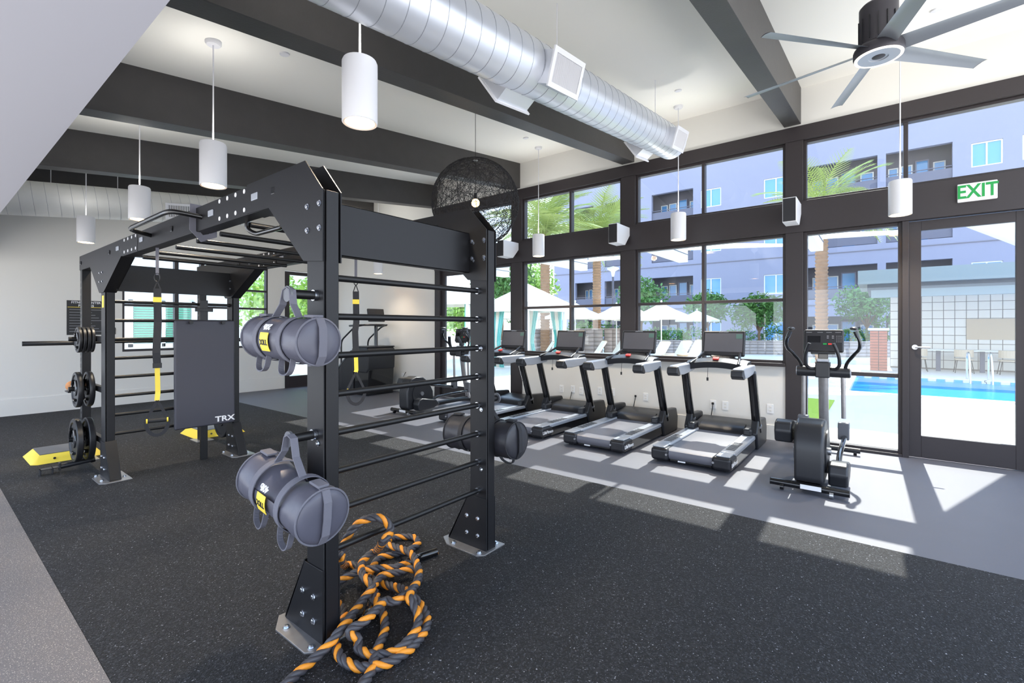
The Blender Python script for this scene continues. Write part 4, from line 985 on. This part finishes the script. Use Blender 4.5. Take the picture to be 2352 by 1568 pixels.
# ================================================================ outside: pool court
M['deck'] = mat('pool_deck', (214, 208, 200), .8, noise=(.6, .06), bump=(40, .1))
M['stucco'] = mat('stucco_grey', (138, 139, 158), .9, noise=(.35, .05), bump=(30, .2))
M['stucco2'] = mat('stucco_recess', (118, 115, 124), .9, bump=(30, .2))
M['ext_white'] = mat('outside_white', (226, 226, 224), .6)
M['wglass'] = mat('far_window_glass', (92, 150, 205), .08, spec=.8)
M['railp'] = mat('balcony_panel', (92, 92, 108), .5)
M['canvas'] = mat('cream_canvas', (236, 230, 216), .8)
M['teal'] = mat('teal_curtain', (112, 196, 190), .8)
M['leaf'] = mat('leaf_green', (84, 126, 60), .6, noise=(3, .35))
M['leaf2'] = mat('leaf_bright', (150, 186, 84), .6, noise=(3, .3))
M['frond'] = mat('palm_frond', (150, 164, 92), .6, noise=(2, .3))
M['bark'] = mat('bark_brown', (120, 96, 76), .9, noise=(8, .3), bump=(20, .5))
M['palmbark'] = mat('palm_bark', (158, 126, 100), .9, noise=(6, .3), bump=(18, .6))
M['block'] = mat('concrete_block', (176, 164, 158), .9, noise=(5, .12), bump=(40, .3))
M['mortar'] = mat('mortar_grey', (128, 120, 116), .9)
M['brick'] = mat('red_brick', (176, 112, 92), .9, noise=(6, .2), bump=(40, .3))
M['tilew'] = mat('wall_tile', (222, 218, 210), .35, noise=(2, .05))
M['tan'] = mat('tan_panel', (196, 176, 150), .6)
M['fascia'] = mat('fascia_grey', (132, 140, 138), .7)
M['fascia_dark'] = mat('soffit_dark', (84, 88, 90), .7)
M['turf'] = mat('green_turf', (150, 178, 58), .9, noise=(30, .25), bump=(120, .5))
M['wood'] = mat('teak_wood', (196, 172, 140), .6, noise=(9, .15))
M['pool'] = mat('pool_shell', (60, 168, 220), .4, noise=(3, .05))
wm = bpy.data.materials.new('pool_water'); wm.use_nodes = True; t_ = wm.node_tree; b_ = t_.nodes['Principled BSDF']
b_.inputs['Base Color'].default_value = (.0, .27, .70, 1); b_.inputs['Roughness'].default_value = .25; b_.inputs['Specular IOR Level'].default_value = .08
nz = t_.nodes.new('ShaderNodeTexNoise'); nz.inputs['Scale'].default_value = 2.6; nz.inputs['Detail'].default_value = 4; bp = t_.nodes.new('ShaderNodeBump'); bp.inputs['Strength'].default_value = .25; bp.inputs['Distance'].default_value = .05
tcw = t_.nodes.new('ShaderNodeTexCoord'); t_.links.new(tcw.outputs['Object'], nz.inputs['Vector']); t_.links.new(nz.outputs['Fac'], bp.inputs['Height']); t_.links.new(bp.outputs[0], b_.inputs['Normal'])
M['water'] = wm
# ground with a hole for the pool
PX0, PX1, PY0, PY1 = 13.8, 18.7, -11, .56
g = MB()
for (a, b, c, d) in ((XW+T, PX0, -30, 48), (PX1, 60, -30, 48), (PX0, PX1, PY1, 48), (PX0, PX1, -30, PY0)): g.bb(a, b, c, d, -.3, -.02)
struct(g.build('ground_deck', M['deck']))
struct(MB().bb(X0-20, XW+T, YF+.2, 48, -.3, -.02).build('ground_terrace', M['deck']))
pl = thing('swimming_pool', 'bright blue swimming pool seen through the glass door', 'swimming pool', ((PX0+PX1)/2, (PY0+PY1)/2, -.25))
MB().bb(PX0, PX1, PY0, PY1, -.30, -.09).build('water', M['water'], pl, world=True)
m = MB(); w_ = .3
for (a, b, c, d) in ((PX0-w_, PX0, PY0-w_, PY1+w_), (PX1, PX1+w_, PY0-w_, PY1+w_), (PX0, PX1, PY1, PY1+w_), (PX0, PX1, PY0-w_, PY0)): m.bb(a, b, c, d, -.02, .0)
m.build('coping', M['ext_white'], pl, world=True)
for k in range(30):
    y = PY1-.1-.19*k
    MB().bb(PX1-.02, PX1, y-.09, y+.085, -.09, -.022).build('waterline_tile', M['ext_white'] if k % 2 else M['pool'], pl, world=True)
text_obj('depth_mark', '5', .16, M['black_ink'], (PX1-.021, -2.38, -.055), FACE_MX, pl, .001).data.transform(parent_mat(pl).inverted())
for y, lab in ((-2.05, 'left'), (-2.5, 'right')):
    t = thing('pool_ladder_rail', 'chrome pool handrail on the far pool edge, %s one of the pair' % lab, 'handrail', (PX1+.1, y, 0), 0, 'pool handrails')
    MB().tube(fillet([(.35, 0, -.02), (.35, 0, .75), (-.05, 0, .8), (-.3, 0, .25), (-.32, 0, -.1)], .18), .024, 10).build('rail', M['chrome'], t, smooth=True)
tag(MB().bb(9.2, 11.8, .72, 3.2, -.02, .0).build('turf_patch', M['turf']), 'bright green artificial turf patch on the deck behind the elliptical', 'turf')
# ---------------------------------------------------------------- apartment block across the court
XB = 38.0; TOP = 15.2
ap = thing('apartment_building', 'grey stucco apartment building with recessed balconies across the pool court', 'building', (XB, 6, -.02))
cols = [(-16, -12.2, 'R'), (-7.9, -6.3, 'W'), (-5.55, -4.25, 'W'), (-3.46, -.37, 'R'), (.06, 3.9, 'R'), (5.0, 6.55, 'W'), (9.45, 10.95, 'W'), (11.53, 14.9, 'R'), (16.9, 19.2, 'R'), (20.3, 22.2, 'R')]
lev = [0.2, 3.55, 7.0, 10.45]      # floor heights of the openings
fac = MB(); YA, YB = -20, 24.5; Y_ = YA
for (a, b, k) in cols:
    fac.bb(XB, XB+.35, Y_, a, 0, TOP); z0 = 0
    for L in lev:
        o0, o1 = (L-.15, L+2.05) if k == 'R' else (L+.35, L+1.75)
        if o0 > z0: fac.bb(XB, XB+.35, a, b, z0, o0)
        z0 = o1
    fac.bb(XB, XB+.35, a, b, z0, TOP); Y_ = b
fac.bb(XB, XB+.35, Y_, YB, 0, TOP); fac.bb(XB+.35, XB+9, YB-.4, YB, 0, TOP)
fac.build('facade', M['stucco'], ap, world=True)
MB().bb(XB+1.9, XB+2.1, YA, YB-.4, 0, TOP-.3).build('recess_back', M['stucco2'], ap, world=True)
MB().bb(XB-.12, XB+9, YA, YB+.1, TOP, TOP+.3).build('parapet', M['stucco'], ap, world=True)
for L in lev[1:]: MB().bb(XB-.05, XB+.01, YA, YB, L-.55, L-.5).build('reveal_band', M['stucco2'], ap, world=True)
for L in lev[1:]: MB().bb(XB+.35, XB+1.9, YA, YB-.4, L-.4, L-.15).build('floor_slab', M['stucco'], ap, world=True)
def fwin(x, a, b, z0, z1, div=1, door=False):
    fr = MB(); t = .07
    for (p, q, r_, s_) in [(a, a+t, z0, z1), (b-t, b, z0, z1), (a+t, b-t, z0, z0+t), (a+t, b-t, z1-t, z1)]: fr.bb(x-.05, x+.05, p, q, r_, s_)
    if div: fr.bb(x-.05, x+.05, (a+b)/2-t/2, (a+b)/2+t/2, z0+t, z1-t)
    f = fr.build('door_frame' if door else 'window', M['stucco'] if door else M['ext_white'], ap, world=True)
    ys = [a+t, (a+b)/2-t/2, (a+b)/2+t/2, b-t] if div else [a+t, b-t]
    for i in range(0, len(ys), 2): MB().bb(x+.0, x+.02, ys[i], ys[i+1], z0+t, z1-t).build('pane', M['wglass'], f, world=True)
for (a, b, k) in cols:
    for L in lev:
        if k == 'W': fwin(XB+.12, a, b, L+.35, L+1.75)
        else:
            w = b-a; xr = XB+1.85
            fwin(xr, a+w*.05, a+w*.24, L+.3, L+1.5, 0); fwin(xr, a+w*.3, a+w*.52, L-.1, L+1.75, 0, True)
            fwin(xr, a+w*.56, a+w*.75, L+.3, L+1.55, 0); fwin(xr, a+w*.79, a+w*.96, L+.3, L+1.5, 0)
            if L > 1:
                r = MB().bb(XB+.1, XB+.14, a, b, L-.1, L+.55).build('balcony_panel', M['railp'], ap, world=True)
                MB().bb(XB+.08, XB+.16, a, b, L+.66, L+.7).build('top_rail', M['railp'], r, world=True)
# low wing behind the palms
# ---------------------------------------------------------------- pavilion by the pool
XP = 23.0
pv = thing('pool_pavilion', 'covered pool pavilion with white tiled wall and flat grey roof beyond the pool', 'pavilion', (XP, -4, -.02))
MB().bb(XP+.02, XP+.3, -9, -.35, -.02, 2.75).build('wall', M['mortar'], pv, world=True)
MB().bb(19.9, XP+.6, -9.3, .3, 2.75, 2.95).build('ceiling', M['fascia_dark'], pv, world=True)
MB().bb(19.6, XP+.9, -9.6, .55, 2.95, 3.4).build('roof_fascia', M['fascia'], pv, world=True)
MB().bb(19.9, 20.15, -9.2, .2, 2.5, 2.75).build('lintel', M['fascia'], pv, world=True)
tl = None
for i in range(17):
    for k in range(9):
        y = -.5-.3*i-(.15 if k % 2 else 0)*0; z = .02+.3*k
        if tl is None:
            o = MB().bb(-.012, .012, -.14, .14, .01, .29).build('tile', M['tilew'], None, bevel=.004); tl = o
        else: o = tl.copy(); COL.objects.link(o)
        o.parent = pv; o.location = Vector((XP+.012-XP, y+4, z+.02))
for y, lab in ((-1.9, 'a'), (-3.4, 'b')):
    MB().lathe([(0, 0), (.09, 0), (.1, .012)], (21.6, y, 2.735), n=18).build('downlight', M['bulb'], pv, world=True)
MB().bb(XP-.04, XP-.005, -3.7, -2.45, 1.08, 1.8).build('wall_panel', M['tan'], pv, world=True)
# brick pier at the pavilion corner
pr_ = thing('brick_pier', 'short red brick pier at the left end of the pool pavilion', 'brick pier', (21.3, .0, -.02))
MB().bb(-.28, .28, -.24, .24, 0, 1.42).build('core', M['mortar'], pr_)
for k in range(14):
    for i in range(2):
        for s in (-1,):
            y = -.125+.25*i; MB().bb(-.31, -.27, y-.115, y+.115, .01+.1*k, .095+.1*k).build('brick', M['brick'], pr_)
MB().bb(-.34, .34, -.3, .3, 1.42, 1.5).build('cap', M['ext_white'], pr_)
tb = thing('bar_table', 'long white topped table in front of the pavilion tile wall', 'table', (22.2, -2.75, -.02))
MB().bb(-.35, .35, -1.5, 1.5, .72, .76).build('table_top', M['ext_white'], tb, bevel=.01)
for y in (-1.1, 0, 1.1): MB().bb(-.06, .06, y-.06, y+.06, 0, .72).build('leg', M['railp'], tb)
def patio_chair(loc, rz, lab):
    t = thing('patio_chair', lab, 'chair', loc, rz, 'tan patio chairs in the pavilion')
    MB().bb(-.22, .22, -.22, .22, .43, .47).build('seat', M['tan'], t, bevel=.015)
    MB().tube([(.23*math.cos(a), .05+.2*math.sin(a), .66) for a in [k*PI/10 for k in range(11)]], 0, flat=(.24, .02, (0, 0, 1)) if False else (.02, .24, (0, 0, 1))).build('backrest', M['tan'], t)
    for x in (-1, 1):
        for y in (-1, 1): MB().cyl((x*.17, y*.17, .43), (x*.23, y*.23, 0), .011, 6).build('leg', M['black'], t)
patio_chair((21.75, -2.25, -.02), 1.57, 'tan patio chair between the two pool handrails')
patio_chair((21.75, -3.3, -.02), 1.57, 'tan patio chair at the right edge of the glass door view')
patio_chair((21.75, -1.1, -.02), 1.57, 'tan patio chair next to the door handle in view')
# ---------------------------------------------------------------- palms, trees, shrubs
rng = random.Random(11)
def frond_mesh():
    g = MB(); L = 2.3; pts = []
    for i in range(13):
        t = i/12; pts.append(Vector((L*t*(1-.18*t), 0, L*(.42*t-.62*t*t))))
    g.tube(pts, [.022*(1-.85*i/12) for i in range(13)], 5)
    for i in range(1, 24):
        t = i/24; p = Vector((L*t*(1-.18*t), 0, L*(.42*t-.62*t*t))); ln = .55*math.sin(PI*min(1, t*.9+.1))**.6
        for s in (-1, 1):
            d = Vector((.55, s*.75, -.35)).normalized(); q = p+d*ln; wv = Vector((.03, 0, 0))
            g.add([p-wv*.6, p+wv*.6, q+wv*.1, q-wv*.1], [(0, 1, 2, 3)])
    return g
FR = frond_mesh().build('frond', M['frond']); FRM = FR.data; bpy.data.objects.remove(FR)
def palm(x, y, h, r, nf, lab, sc=1.0):
    t = thing('palm_tree', lab, 'palm tree', (x, y, -.02), 0, 'date palms in the pool court')
    prof = []; z = 0
    while z < h: prof += [(r*.93, z), (r*1.12, z+.09), (r*.95, z+.12)]; z += .14
    prof += [(r*1.3, h), (r*1.15, h+.35), (r*.4, h+.7), (0, h+.75)]
    MB().lathe([(0, 0)]+prof, n=12).build('trunk', M['palmbark'], t, smooth=True, angle=30)
    for k in range(nf):
        f = bpy.data.objects.new('frond', FRM); COL.objects.link(f); f.parent = t; f.location = (0, 0, h+.45)
        el = rng.uniform(-1.3, .25)
        f.rotation_euler = Euler((rng.uniform(-.4, .4), el, rng.uniform(0, 6.28)), 'XYZ'); s = sc*rng.uniform(.85, 1.15); f.scale = (s, s, s)
def at2(px, d): p = at(px, HYP, d=d); return p.x, p.y
palm(*at2(1252, 22), 5.35, .22, 60, 'date palm with crown filling the left upper window, nearest the globe pendant', 1.5)
palm(*at2(1371, 24.5), 5.4, .21, 54, 'date palm right of the tall lamp post view, second from left', 1.5)
palm(*at2(1887, 17.5), 5.1, .2, 36, 'date palm standing behind the sidelight glass by the elliptical', 1.25)
def leafball(g, c, rx, rz, n, ls, rg):
    for k in range(n):
        v = Vector((rg.gauss(0, 1), rg.gauss(0, 1), rg.gauss(0, 1))).normalized(); rr = rg.uniform(.55, 1)
        p = Vector(c)+Vector((v.x*rx*rr, v.y*rx*rr, v.z*rz*rr)); a = Vector((rg.gauss(0, 1), rg.gauss(0, 1), rg.gauss(0, 1))).normalized(); b = a.orthogonal().normalized()
        s = ls*rg.uniform(.6, 1.3); g.add([p-a*s, p-b*s*.45, p+a*s, p+b*s*.45], [(0, 1, 2, 3)])
def tree(loc, h, rx, lab, mm='leaf', nm='shade_tree', n=1500, ls=.13, grp='trees in the court', trunk=.09):
    t = thing(nm, lab, 'tree' if nm.endswith('tree') else 'shrub', loc, rng.uniform(0, 6), grp); g = MB(); hc = h*.62
    lobes = 6
    for k in range(lobes):
        a = 2*PI*k/lobes; leafball(g, (math.cos(a)*rx*.5, math.sin(a)*rx*.5, hc+rng.uniform(-.2, .3)*h*.4), rx*.6, h*.24, n//(lobes+1), ls, rng)
    leafball(g, (0, 0, h*.78), rx*.6, h*.22, n//(lobes+1), ls, rng)
    g.build('foliage', M[mm], t, kind='stuff')
    m = MB().tube([(0, 0, 0), (.05, .03, h*.3), (0, 0, h*.6)], [trunk, trunk*.8, trunk*.5], 8)
    for k in range(4): a = k*1.6; m.tube([(0.03, 0, h*.35), (math.cos(a)*rx*.45, math.sin(a)*rx*.45, h*.68)], [trunk*.5, trunk*.2], 6)
    m.build('trunk', M['bark'], t, smooth=True)
def shrub(loc, h, rx, lab, mm='leaf', n=420, ls=.1):
    t = thing('shrub', lab, 'shrub', loc, rng.uniform(0, 6), 'shrubs along the planter'); g = MB()
    leafball(g, (0, 0, h*.55), rx, h*.5, n, ls, rng); g.build('foliage', M[mm], t, kind='stuff')
    m = MB()
    for k in range(4): m.tube([(0, 0, 0), (rng.uniform(-.5, .5)*rx, rng.uniform(-.5, .5)*rx, h*.6)], .02, 5)
    m.build('stem', M['bark'], t)
def tl_(px, d, z=-.02): x, y = at2(px, d); return (x, y, z)
tree(tl_(1745, 27), 3.6, 1.5, 'leafy tree behind the block wall, in front of the nearest treadmill screen', n=2600)
tree(tl_(1475, 31), 5.0, 1.6, 'leafy tree left of the apartment door behind the umbrellas', n=2200)
tree(tl_(1625, 33), 4.2, 1.5, 'bushy tree under the apartment window, right of the umbrellas', n=1800)
tree(tl_(1152, 24), 5.4, 1.7, 'tall leafy tree left of the column beside the farthest treadmill', n=2600)
tree(tl_(1226, 28), 6.0, 1.5, 'bright leafy tree between the column and the first palm trunk', 'leaf2', n=2000)
tree(tl_(1062, 22), 3.6, 1.1, 'bright leafy tree behind the teal curtain', 'leaf2', n=1800)
tree(tl_(1990, 27.3), 4.2, 1.6, 'dark leafy tree between the palm and the pavilion', n=2000)
for k, (px, d) in enumerate(((1330, 26), (1350, 26.4), (1395, 26.5), (1500, 29.5), (1545, 30), (1590, 30), (1700, 29.3), (1775, 29), (1955, 27), (2015, 26.5))):
    shrub(tl_(px, d), 1.5 if px > 1400 else 1.9, 1.0, 'green shrub in the planter, ' + ['left of the second palm', 'at the foot of the second palm', 'behind the lamp post', 'behind the nearest umbrella pole', 'between the two right umbrellas', 'below the blue shaded umbrella', 'under the leafy tree', 'right of the leafy tree', 'behind the elliptical arm', 'beside the brick pier'][k], n=520)
# ---------------------------------------------------------------- block planter walls
bm_ = {}
def blockwall(p, q, h, lab, bw=.42, bh=.2):
    a = Vector((p[0], p[1], -.02)); b = Vector((q[0], q[1], -.02)); L = (b-a).length; an = math.atan2(b.y-a.y, b.x-a.x)
    t = thing('block_wall', lab, 'wall', a, an)
    MB().bb(0, L, -.07, .07, 0, h).build('core', M['mortar'], t)
    rows = max(1, round(h/bh)); n = max(1, round(L/bw)); w = L/n; hh = h/rows; key = (round(w, 3), round(hh, 3))
    for r in range(rows):
        for k in range(n):
            if key not in bm_:
                o = MB().bb(.006, w-.006, -.1, .1, .006, hh-.006).build('block', M['block'], None, bevel=.006); bm_[key] = o.data; bpy.data.objects.remove(o)
            o = bpy.data.objects.new('block', bm_[key]); COL.objects.link(o); o.parent = t; o.location = (k*w, 0, r*hh)
    MB().bb(-.03, L+.03, -.13, .13, h, h+.06).build('coping', M['block'], t)
blockwall(at2(1220, 22.5), at2(1268, 22.5), 1.42, 'pale concrete block wall left of the first palm, behind the teal curtains')
blockwall(at2(1322, 23.2), at2(1384, 23.2), 1.42, 'pale concrete block wall behind the second treadmill screen from left')
blockwall(at2(1388, 24.4), at2(1440, 24.4), 1.42, 'shaded concrete block wall right of the lamp post')
blockwall(at2(1462, 28), at2(1812, 26.5), .72, 'long low concrete block planter wall behind the loungers')
blockwall(at2(1128, 19), at2(1178, 19), .95, 'low concrete block wall behind the farthest treadmill screen')
blockwall(at2(1850, 24.2), at2(2045, 24.2), .75, 'low concrete block planter wall left of the brick pier')
# ---------------------------------------------------------------- umbrellas, cabanas, loungers
def make_umbrella(loc, lab):
    t = thing('patio_umbrella', lab, 'umbrella', loc, rng.uniform(0, 1), 'white patio umbrellas'); R, H, Z = 1.38, 2.66, 2.02
    n = 8; tip = (0, 0, H)
    for k in range(n):
        a0, a1 = 2*PI*k/n, 2*PI*(k+1)/n
        p0 = Vector((R*math.cos(a0), R*math.sin(a0), Z)); p1 = Vector((R*math.cos(a1), R*math.sin(a1), Z)); tp = Vector(tip)
        m0, m1 = p0*.55+tp*.45+Vector((0, 0, -.05)), p1*.55+tp*.45+Vector((0, 0, -.05)); dn = Vector((0, 0, -.12))
        MB().add([tp, m0, m1, p0, p1, p0+dn, p1+dn], [(0, 1, 2), (1, 3, 4, 2), (3, 5, 6, 4)]).build('canopy_panel', M['canvas'], t)
        MB().tube([(0, 0, H-.08), p0-Vector((0, 0, .02))], .012, 5).build('rib', M['ext_white'], t)
    MB().cyl((0, 0, 0), (0, 0, H+.02), .028, 10).build('pole', M['ext_white'], t, smooth=True)
    MB().sphere((0, 0, H+.06), .05, 10, 8).build('finial', M['ext_white'], t, smooth=True)
    MB().lathe([(0, 0), (.3, 0), (.3, .05), (.05, .1), (0, .1)], n=20).build('base', M['ext_white'], t, smooth=True)
    return t
u0 = make_umbrella(tl_(1519, 21.6), 'white patio umbrella with finial, right of the middle column, above two loungers')
for px, d, lab in ((1460, 26.5, 'white patio umbrella mostly hidden by the middle column'), (1416, 23.4, 'white patio umbrella just left of the middle column'), (1321, 21.4, 'white patio umbrella in front of the second palm trunk'),
                   (1238, 23.6, 'white patio umbrella left of the first mullion, beside teal curtains'), (1601, 31, 'bluish shaded patio umbrella right of the big white one'), (1140, 21.2, 'white patio umbrella left of the column by the farthest treadmill')):
    copy_tree(u0, lab, tl_(px, d), rng.uniform(0, 1))
def cabana(loc, rz, w, d, h, lab):
    t = thing('cabana', lab, 'cabana', loc, rz, 'cabanas with teal curtains'); a, b = w/2, d/2; pk = h+.75; o = .15
    MB().add([(-a-o, -b-o, h), (a+o, -b-o, h), (a+o, b+o, h), (-a-o, b+o, h), (0, 0, pk)], [(0, 1, 4), (1, 2, 4), (2, 3, 4), (3, 0, 4)]).build('roof_canvas', M['canvas'], t, solid=.02)
    v = MB()
    for (x0, y0, x1, y1) in ((-a-o, -b-o, a+o, -b-o), (a+o, -b-o, a+o, b+o), (a+o, b+o, -a-o, b+o), (-a-o, b+o, -a-o, -b-o)): v.add([(x0, y0, h-.3), (x1, y1, h-.3), (x1, y1, h), (x0, y0, h)], [(0, 1, 2, 3)])
    v.build('valance', M['canvas'], t, solid=.015)
    for sx_ in (-1, 1):
        for sy_ in (-1, 1):
            MB().bb(sx_*a-.05, sx_*a+.05, sy_*b-.05, sy_*b+.05, 0, h).build('post', M['ext_white'], t)
            for band, mm in ((0, 'teal'), (1, 'canvas'), (2, 'teal')):
                c = MB(); n = 12; vs = []
                for j, z in enumerate((.05, h*.4, h*.5, h-.02)):
                    sq = (.9, .55, .6, 1)[j]
                    for i in range(n+1):
                        u = (band+i/n)/3; x = sx_*(a-.06-u*.62*sq); y = sy_*b+.05*math.sin(u*38)
                        vs.append((x, y-sy_*.09, z))
                c.add(vs, [(r*(n+1)+i, r*(n+1)+i+1, (r+1)*(n+1)+i+1, (r+1)*(n+1)+i) for r in range(3) for i in range(n)])
                c.build('curtain', M[mm], t, smooth=True, solid=.01, angle=80)
    return t
x_, y_ = at2(1212, 17.6); cabana((x_, y_, -.02), 1.41, 1.95, 1.95, 2.4, 'white roofed cabana with teal curtains beside the first palm')
x_, y_ = at2(1038, 15.8); cabana((x_, y_, -.02), .35, 1.75, 1.9, 2.55, 'white roofed cabana with teal curtains seen through the far glass door')
def make_lounger(loc, rz, lab):
    t = thing('sun_lounger', lab, 'lounger', loc, rz, 'sun loungers by the pool')
    MB().bb(-.2, 1.3, -.32, .32, .26, .34).build('seat_cushion', M['canvas'], t, bevel=.02)
    MB().box((-.42, 0, .58), (.8, .64, .08), (0, .98, 0)).build('backrest', M['canvas'], t, bevel=.02)
    MB().box((-.62, 0, .85), (.22, .5, .1), (0, .98, 0)).build('headrest', M['wood'], t, bevel=.03)
    for s in (-1, 1): MB().bb(-.25, 1.32, s*.33-.02, s*.33+.02, .2, .26).build('frame_rail', M['ext_white'], t)
    for x in (-.15, 1.2):
        for s in (-1, 1): MB().bb(x-.025, x+.025, s*.31-.02, s*.31+.02, 0, .22).build('leg', M['ext_white'], t)
    return t
l0 = make_lounger(tl_(1550, 20.3), 2.6, 'white sun lounger just right of the nearest umbrella pole')
for px, d, rz, lab in ((1584, 21.6, 2.6, 'white sun lounger with tan headrest, second right of the umbrella pole'), (1355, 20.5, 2.3, 'white sun lounger right of the third treadmill screen'), (1400, 21.9, 2.3, 'white sun lounger between third treadmill and middle column'), (1236, 20, 2.2, 'white sun lounger between the two left treadmill screens'), (1500, 19.6, 2.6, 'white sun lounger partly behind the second nearest treadmill screen')):
    copy_tree(l0, lab, tl_(px, d), rz)
for px, d, lab in ((1533, 19.2, 'round pale side table between the right loungers'), (1568, 19.6, 'round pale side table beside the tan headrest lounger')):
    t = thing('side_table', lab, 'side table', tl_(px, d), 0, 'pale side tables')
    MB().lathe([(0, 0), (.2, 0), (.21, .36), (0, .36)], n=20).build('drum', M['wood'], t, smooth=True); MB().lathe([(0, .36), (.24, .36), (.24, .4), (0, .4)], n=20).build('top', M['wood'], t, smooth=True)
# lamp post
x_, y_ = at2(1408, 25); lp = thing('lamp_post', 'slim grey lamp post with dish head right of the second palm', 'lamp post', (x_, y_, -.02))
MB().cyl((0, 0, 0), (0, 0, 4.3), .055, 10).build('pole', M['railp'], lp, smooth=True)
MB().lathe([(.05, 4.2), (.12, 4.5), (.32, 4.62), (.3, 4.7), (0, 4.78)], n=20).build('head', M['ext_white'], lp, smooth=True)
# white outriggers under the roof edge and shade sails
for y, lab in ((.83, 'white steel outrigger outside above the sidelight'), (3.08, 'white steel outrigger outside above the nearest treadmill window'), (5.33, 'white steel outrigger outside above the palm window'), (7.6, 'white steel outrigger outside above the far glass door')):
    t = thing('outrigger_beam', lab, 'outrigger', (XW+T, y, 2.8), 0, 'white outriggers')
    MB().bb(.02, 2.3, -.09, .09, 0, .3).build('beam', M['ext_white'], t, bevel=.006)
    MB().bb(.02, 2.3, -.1, .1, .14, .15).build('seam', M['railp'], t)
    MB().tube([(2.31, .0, .06), (2.34, 0, .1), (2.34, 0, .2), (2.31, 0, .24)], .012, 6).build('eye_bolt', M['alu'], t)
def sail(c, lab, pl=.12, sg=.05):
    N_ = 10; vs = []
    A, B, C_, D_ = [Vector(p) for p in c]
    for i in range(N_+1):
        for j in range(N_+1):
            u, v = i/N_, j/N_; p = (A*(1-u)+B*u)*(1-v)+(D_*(1-u)+C_*u)*v
            sag = math.sin(PI*u)*math.sin(PI*v)*sg; ctr = (A+B+C_+D_)/4
            pull = pl*(math.sin(PI*u)*(abs(2*v-1))**2+math.sin(PI*v)*(abs(2*u-1))**2)
            p = p.lerp(ctr, pull); vs.append((p.x, p.y, p.z-sag))
    n = N_+1
    o = MB().add(vs, [(i*n+j, (i+1)*n+j, (i+1)*n+j+1, i*n+j+1) for i in range(N_) for j in range(N_)]).build('shade_sail', M['canvas'], smooth=True, solid=.01)
    tag(o, lab, 'shade sail', 'shade sails')
sail([at(1575, 575, d=12), at(1815, 566, d=11), at(1850, 560, d=16), at(1490, 556, d=17)], 'cream shade sail stretched behind the middle window')
sail([(7.34, -.15, 3.05), (13.2, -2.23, 3.0), (13.2, -6.5, 3.1), (7.34, -5.5, 3.1)], 'cream shade sail whose corner shows at the top of the glass door', 0)
sail([at(1845, 552, d=9.5), at(2068, 538, d=9), at(2085, 528, d=14), at(1860, 536, d=14)], 'cream shade sail stretched behind the sidelight')
cn = thing('unseen_shade_canopy', 'unseen flat white canopy outside over the glass door, shaped to shade the upper windows', 'canopy', (XW+T, -2.0, 4.25))  # out of view, assumed and sized to keep sun off the upper door window
MB().bb(.0, 1.0, -1.3, 1.9, 0, .12).build('slab', M['ext_white'], cn, bevel=.006)
MB().bb(.0, 1.02, -1.3, 1.9, .12, .14).build('flashing', M['galv'], cn)
sail([at(1340, 602, d=14), at(1450, 594, d=13), at(1460, 585, d=17), at(1350, 592, d=18)], 'cream shade sail stretched behind the palm window')
# ---------------------------------------------------------------- white building past the far wall
nb = thing('neighbour_building', 'white walled neighbouring building with green blinds seen through the far windows', 'building', (4, 18, -.02))
MB().bb(-6, 11, 18, 18.4, -.02, 6.5).build('wall', M['ext_white'], nb, world=True)
M['blind'] = mat('green_blind', (96, 168, 140), .6)
for (a, b, c, d) in ((4.1, 5.85, .9, 2.35), (8.1, 9.5, .9, 2.3)):
    f = MB()
    for (p, q, r_, s_) in ((a, a+.1, c, d), (b-.1, b, c, d), (a, b, c, c+.1), (a, b, d-.1, d), ((a+b)/2-.05, (a+b)/2+.05, c, d)): f.bb(p, q, 17.9, 18, r_, s_)
    w_ = f.build('window', M['ext_white'], nb, world=True)
    z = c+.13
    while z < d-.13:
        for (p, q) in ((a+.12, (a+b)/2-.07), ((a+b)/2+.07, b-.12)): MB().bb(p, q, 17.95, 17.99, z, z+.05).build('blind_slat', M['blind'], w_, world=True)
        z += .075
MB().bb(-6, 11, 17.95, 18, 2.75, 2.85).build('ledge', M['stucco'], nb, world=True)
tree((7.3, 15.4, -.02), 3.6, 1.1, 'bright green tree outside the far wall window', 'leaf2', n=1700, ls=.1)
tree((8.6, 15.0, -.02), 3.4, 1.0, 'bright green tree outside the far glass door in the end wall', 'leaf2', n=1700, ls=.1)
